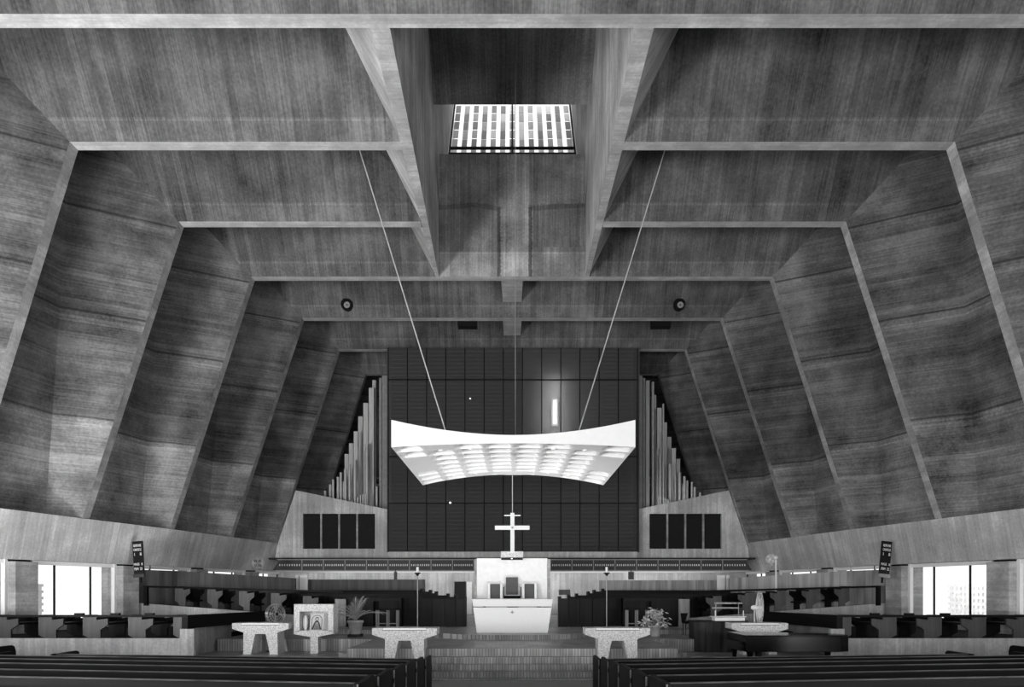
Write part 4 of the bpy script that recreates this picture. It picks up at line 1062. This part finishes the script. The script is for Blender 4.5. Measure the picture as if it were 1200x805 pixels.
# ceiling speakers and lamp housings
def face_y(z): # on the fold face just in front of beam at DI[9]
    return DI[9]-ST-(z-ZC)*(2.05-ST)/2.5
for px, nm in ((406.8, 'left'), (795.5, 'right')):
    d = 29.6; z = wz(351.5, d); y = face_y(z); x = wx(px, y)
    t = thing('ceiling_speaker', (x, y, z), 'round black loudspeaker fixed on the roof fold %s of centre' % nm, 'loudspeaker', 'round roof speakers')
    MB().lathe([(.24, -.1), (.26, -.02), (.26, .1), (.2, .45)], (x, y-.05, z), 24, axis='y').build('housing', M['black'], t)
    MB().lathe([(.10, -.115), (.13, -.13), (.14, -.12), (.11, -.105)], (x+.03, y-.05, z-.07), 20, axis='y').build('ring', M['grey'], t)
    MB().lathe([(.03, -.13), (.04, -.11)], (x+.03, y-.05, z-.07), 12, axis='y').build('cone', M['seamlt'], t)
for px, nm in ((548, 'left'), (774, 'right')):
    d = 31.3; x = wx(px, d); z = wz(380.3, d)
    t = thing('lamp_housing', (x, d, z-.15), 'black box lamp housing tucked behind the roof beam %s of centre' % nm, 'lamp', 'box lamp housings in the roof')
    MB().box(x-.44, x+.44, d-.2, d+.2, wz(384, d), wz(384, d)+.5).build('case', M['black'], t)
    MB().box(x-.04, x+.04, d-.03, d+.03, wz(384, d)+.5, ZC+.95).build('hanger', M['black'], t)

# ------------------------------------------------------------------ plants
def pot(t, x, d, z, rb, rt, h):
    MB().lathe([(rb, 0), (rt*.96, h*.85), (rt*1.05, h*.85), (rt*1.05, h), (rt*.9, h), (rt*.85, h*.9)], (x, d, z), 24).build('pot', M['pot'], t)
    MB().lathe([(rt*.86, h*.88), (.01, h*.9)], (x, d, z), 16).build('soil', M['soil'], t)
d = 21.5; x = wx(416.5, d)
t = thing('potted_palm', (x, d, ZP), 'potted feathery palm on the platform beside the dark choir desk', 'potted plant')
MB().box(x-.2, x+.2, d-.2, d+.2, ZP, ZP+.09).build('plant_stand', M['black'], t)
pot(t, x, d, ZP+.09, .16, .24, .42)
z0 = ZP+.48
st = MB(); lf = MB()
for k in range(24):
    az = 2*PI*k/24*5+random.uniform(-.3, .3); ln_ = random.uniform(.6, 1.15); tilt = random.uniform(.2, 1.25)
    pts = []; p = Vector((x, d, z0)); dirv = Vector((math.cos(az)*math.sin(tilt*.4), math.sin(az)*math.sin(tilt*.4), math.cos(tilt*.4)))
    nseg = 12
    for q in range(nseg+1):
        pts.append(p.copy()); dirv = (dirv+Vector((math.cos(az)*.10*tilt*1.6, math.sin(az)*.10*tilt*1.6, -.05*tilt*1.5))).normalized(); p = p+dirv*ln_/nseg
    st.path(pts, .009, 5)
    sd = Vector((-math.sin(az), math.cos(az), 0))
    for q in range(4, nseg+1):
        for s in (-1, 1):
            a = pts[q]; dd_ = (pts[q]-pts[q-1]).normalized()
            for sub in (0, .5):
                a2 = pts[q-1].lerp(pts[q], sub+.25)
                tip = a2+sd*s*.17*math.sin(PI*min(1, (q+1)/(nseg+2)))+dd_*.14+Vector((0, 0, -.04))
                side_ = dd_*.007
                lf.add([a2-side_, a2+side_, tip], [(0, 1, 2)])
st.build('stems', M['leaf'], t); tag(lf.build('fronds', M['leaf'], t, fix=False))
d = 21.8; x = wx(768, d)
t = thing('potted_bush', (x, d, ZP), 'potted broad-leaved bush with pale leaves on the platform', 'potted plant')
pot(t, x, d, ZP, .15, .19, .34)
st = MB(); lf = MB(); z0 = ZP+.32
for k in range(80):
    az = random.uniform(0, 2*PI); el = random.uniform(-.15, 1.5); R_ = random.uniform(.25, .5)
    e_ = Vector((x+math.cos(az)*R_*math.cos(el), d+math.sin(az)*R_*math.cos(el), z0+.06+R_*math.sin(el)*1.0))
    st.tube((x, d, z0), e_, .005, .004, 4)
    for q in range(3):
        c_ = e_+Vector((random.uniform(-.04, .04),)*1+(random.uniform(-.04, .04), random.uniform(-.05, .05)))
        a_ = random.uniform(0, 2*PI); u = Vector((math.cos(a_), math.sin(a_), random.uniform(-.9, .2))).normalized(); v = u.orthogonal().normalized()*.028
        lf.add([c_, c_+u*.07+v, c_+u*.16, c_+u*.07-v], [(0, 1, 2, 3)])
st.build('stems', M['leaf'], t); lf.build('leaves', M['leaf2'], t, fix=False)

# ------------------------------------------------------------------ nave rear wall (behind the camera)
rw = MB(); rw.quad((-24, -6, 0), (24, -6, 0), (24, -6, 20), (-24, -6, 20)); struct(rw.build('wall_rear', M['board'], fix=False))

# ------------------------------------------------------------------ light
def area(name, loc, target, sx, sy, power):
    l = bpy.data.lights.new(name, 'AREA'); l.shape = 'RECTANGLE'; l.size = sx; l.size_y = sy; l.energy = power
    o = bpy.data.objects.new(name, l); C.objects.link(o); o.location = loc
    o.rotation_euler = (Vector(target)-Vector(loc)).to_track_quat('-Z', 'Y').to_euler()
    return o
area('facade_daylight', (0, -5.6, 2.4), (0, 20, 6.0), 30, 3.2, 3300)
area('left_floor_bounce', (-13.6, 12.2, .45), (-9, 15, 12), 1.1, 3.5, 3300)  # unseen floor-level lamp standing in for daylight bounced off the left floor
area('left_aisle_daylight', (-14.5, -.5, .9), (-2, 14, 11), 1.6, 6, 4200)
area('left_choir_floor_fill', (-10.9, 22.4, .95), (-11.5, 24, 9), 1.2, 3.2, 120)  # added low lamp hidden behind the pews, lights the left wall from below
area('right_side_fill', (14, 0, .9), (0, 18, 7), 1.5, 6, 1300)  # unseen low fill added on the right to brighten the ledge faces
area('garden_fill', (19.2, 33, 3.5), (22.5, 33.6, .8), 3, 3, 160)  # unseen outdoor fill lamp, added to whiten the perforated block wall
area('altar_hidden_fill', (0, 23.2, .95), (0, 22.6, 6), 2.2, .8, 190)  # added uplight hidden behind the altar, brightens reredos and canopy underside
area('choir_fill', (0, 29.5, 2.95), (0, 29.5, 0), 12, 2.5, 20)  # added fill panel above the choir, not a fitting of the room
area('under_balcony_fill', (0, 34.2, 1.5), (0, 34.9, 3.2), 20, .5, 170)  # added uplight hidden behind the stall screens, brightens the balcony soffit
area('organ_chamber_lamp', (wx(650, 34.9), 34.9, 11.5), (wx(650, 35.5), 35.5, 11.5), .6, 3, 60)
area('roof_light_daylight', (0, 38, 30), (0, 30, 22), 14, 14, 2200)

w = bpy.data.worlds.new('sky'); S.world = w; w.use_nodes = True
w.node_tree.nodes['Background'].inputs[0].default_value = (1, 1, 1, 1)
w.node_tree.nodes['Background'].inputs[1].default_value = 1.3

cam = bpy.data.cameras.new('camera'); co = bpy.data.objects.new('camera', cam); C.objects.link(co)
co.location = (0, 0, EYE); co.rotation_euler = (PI/2, 0, 0)
cam.sensor_fit = 'HORIZONTAL'; cam.sensor_width = 36; cam.lens = 36*F/1200
cam.shift_y = (HY-402.5)/1200; cam.shift_x = -(CX-600)/1200
cam.clip_end = 300
S.camera = co
S.view_settings.view_transform = 'Standard'; S.view_settings.look = 'None'; S.view_settings.gamma = 1; S.view_settings.use_curve_mapping = False
S.view_settings.exposure = -0.05
S.cycles.use_denoising = True
S.cycles.max_bounces = 8; S.cycles.diffuse_bounces = 4; S.cycles.transparent_max_bounces = 12
S.cycles.sample_clamp_indirect = 6
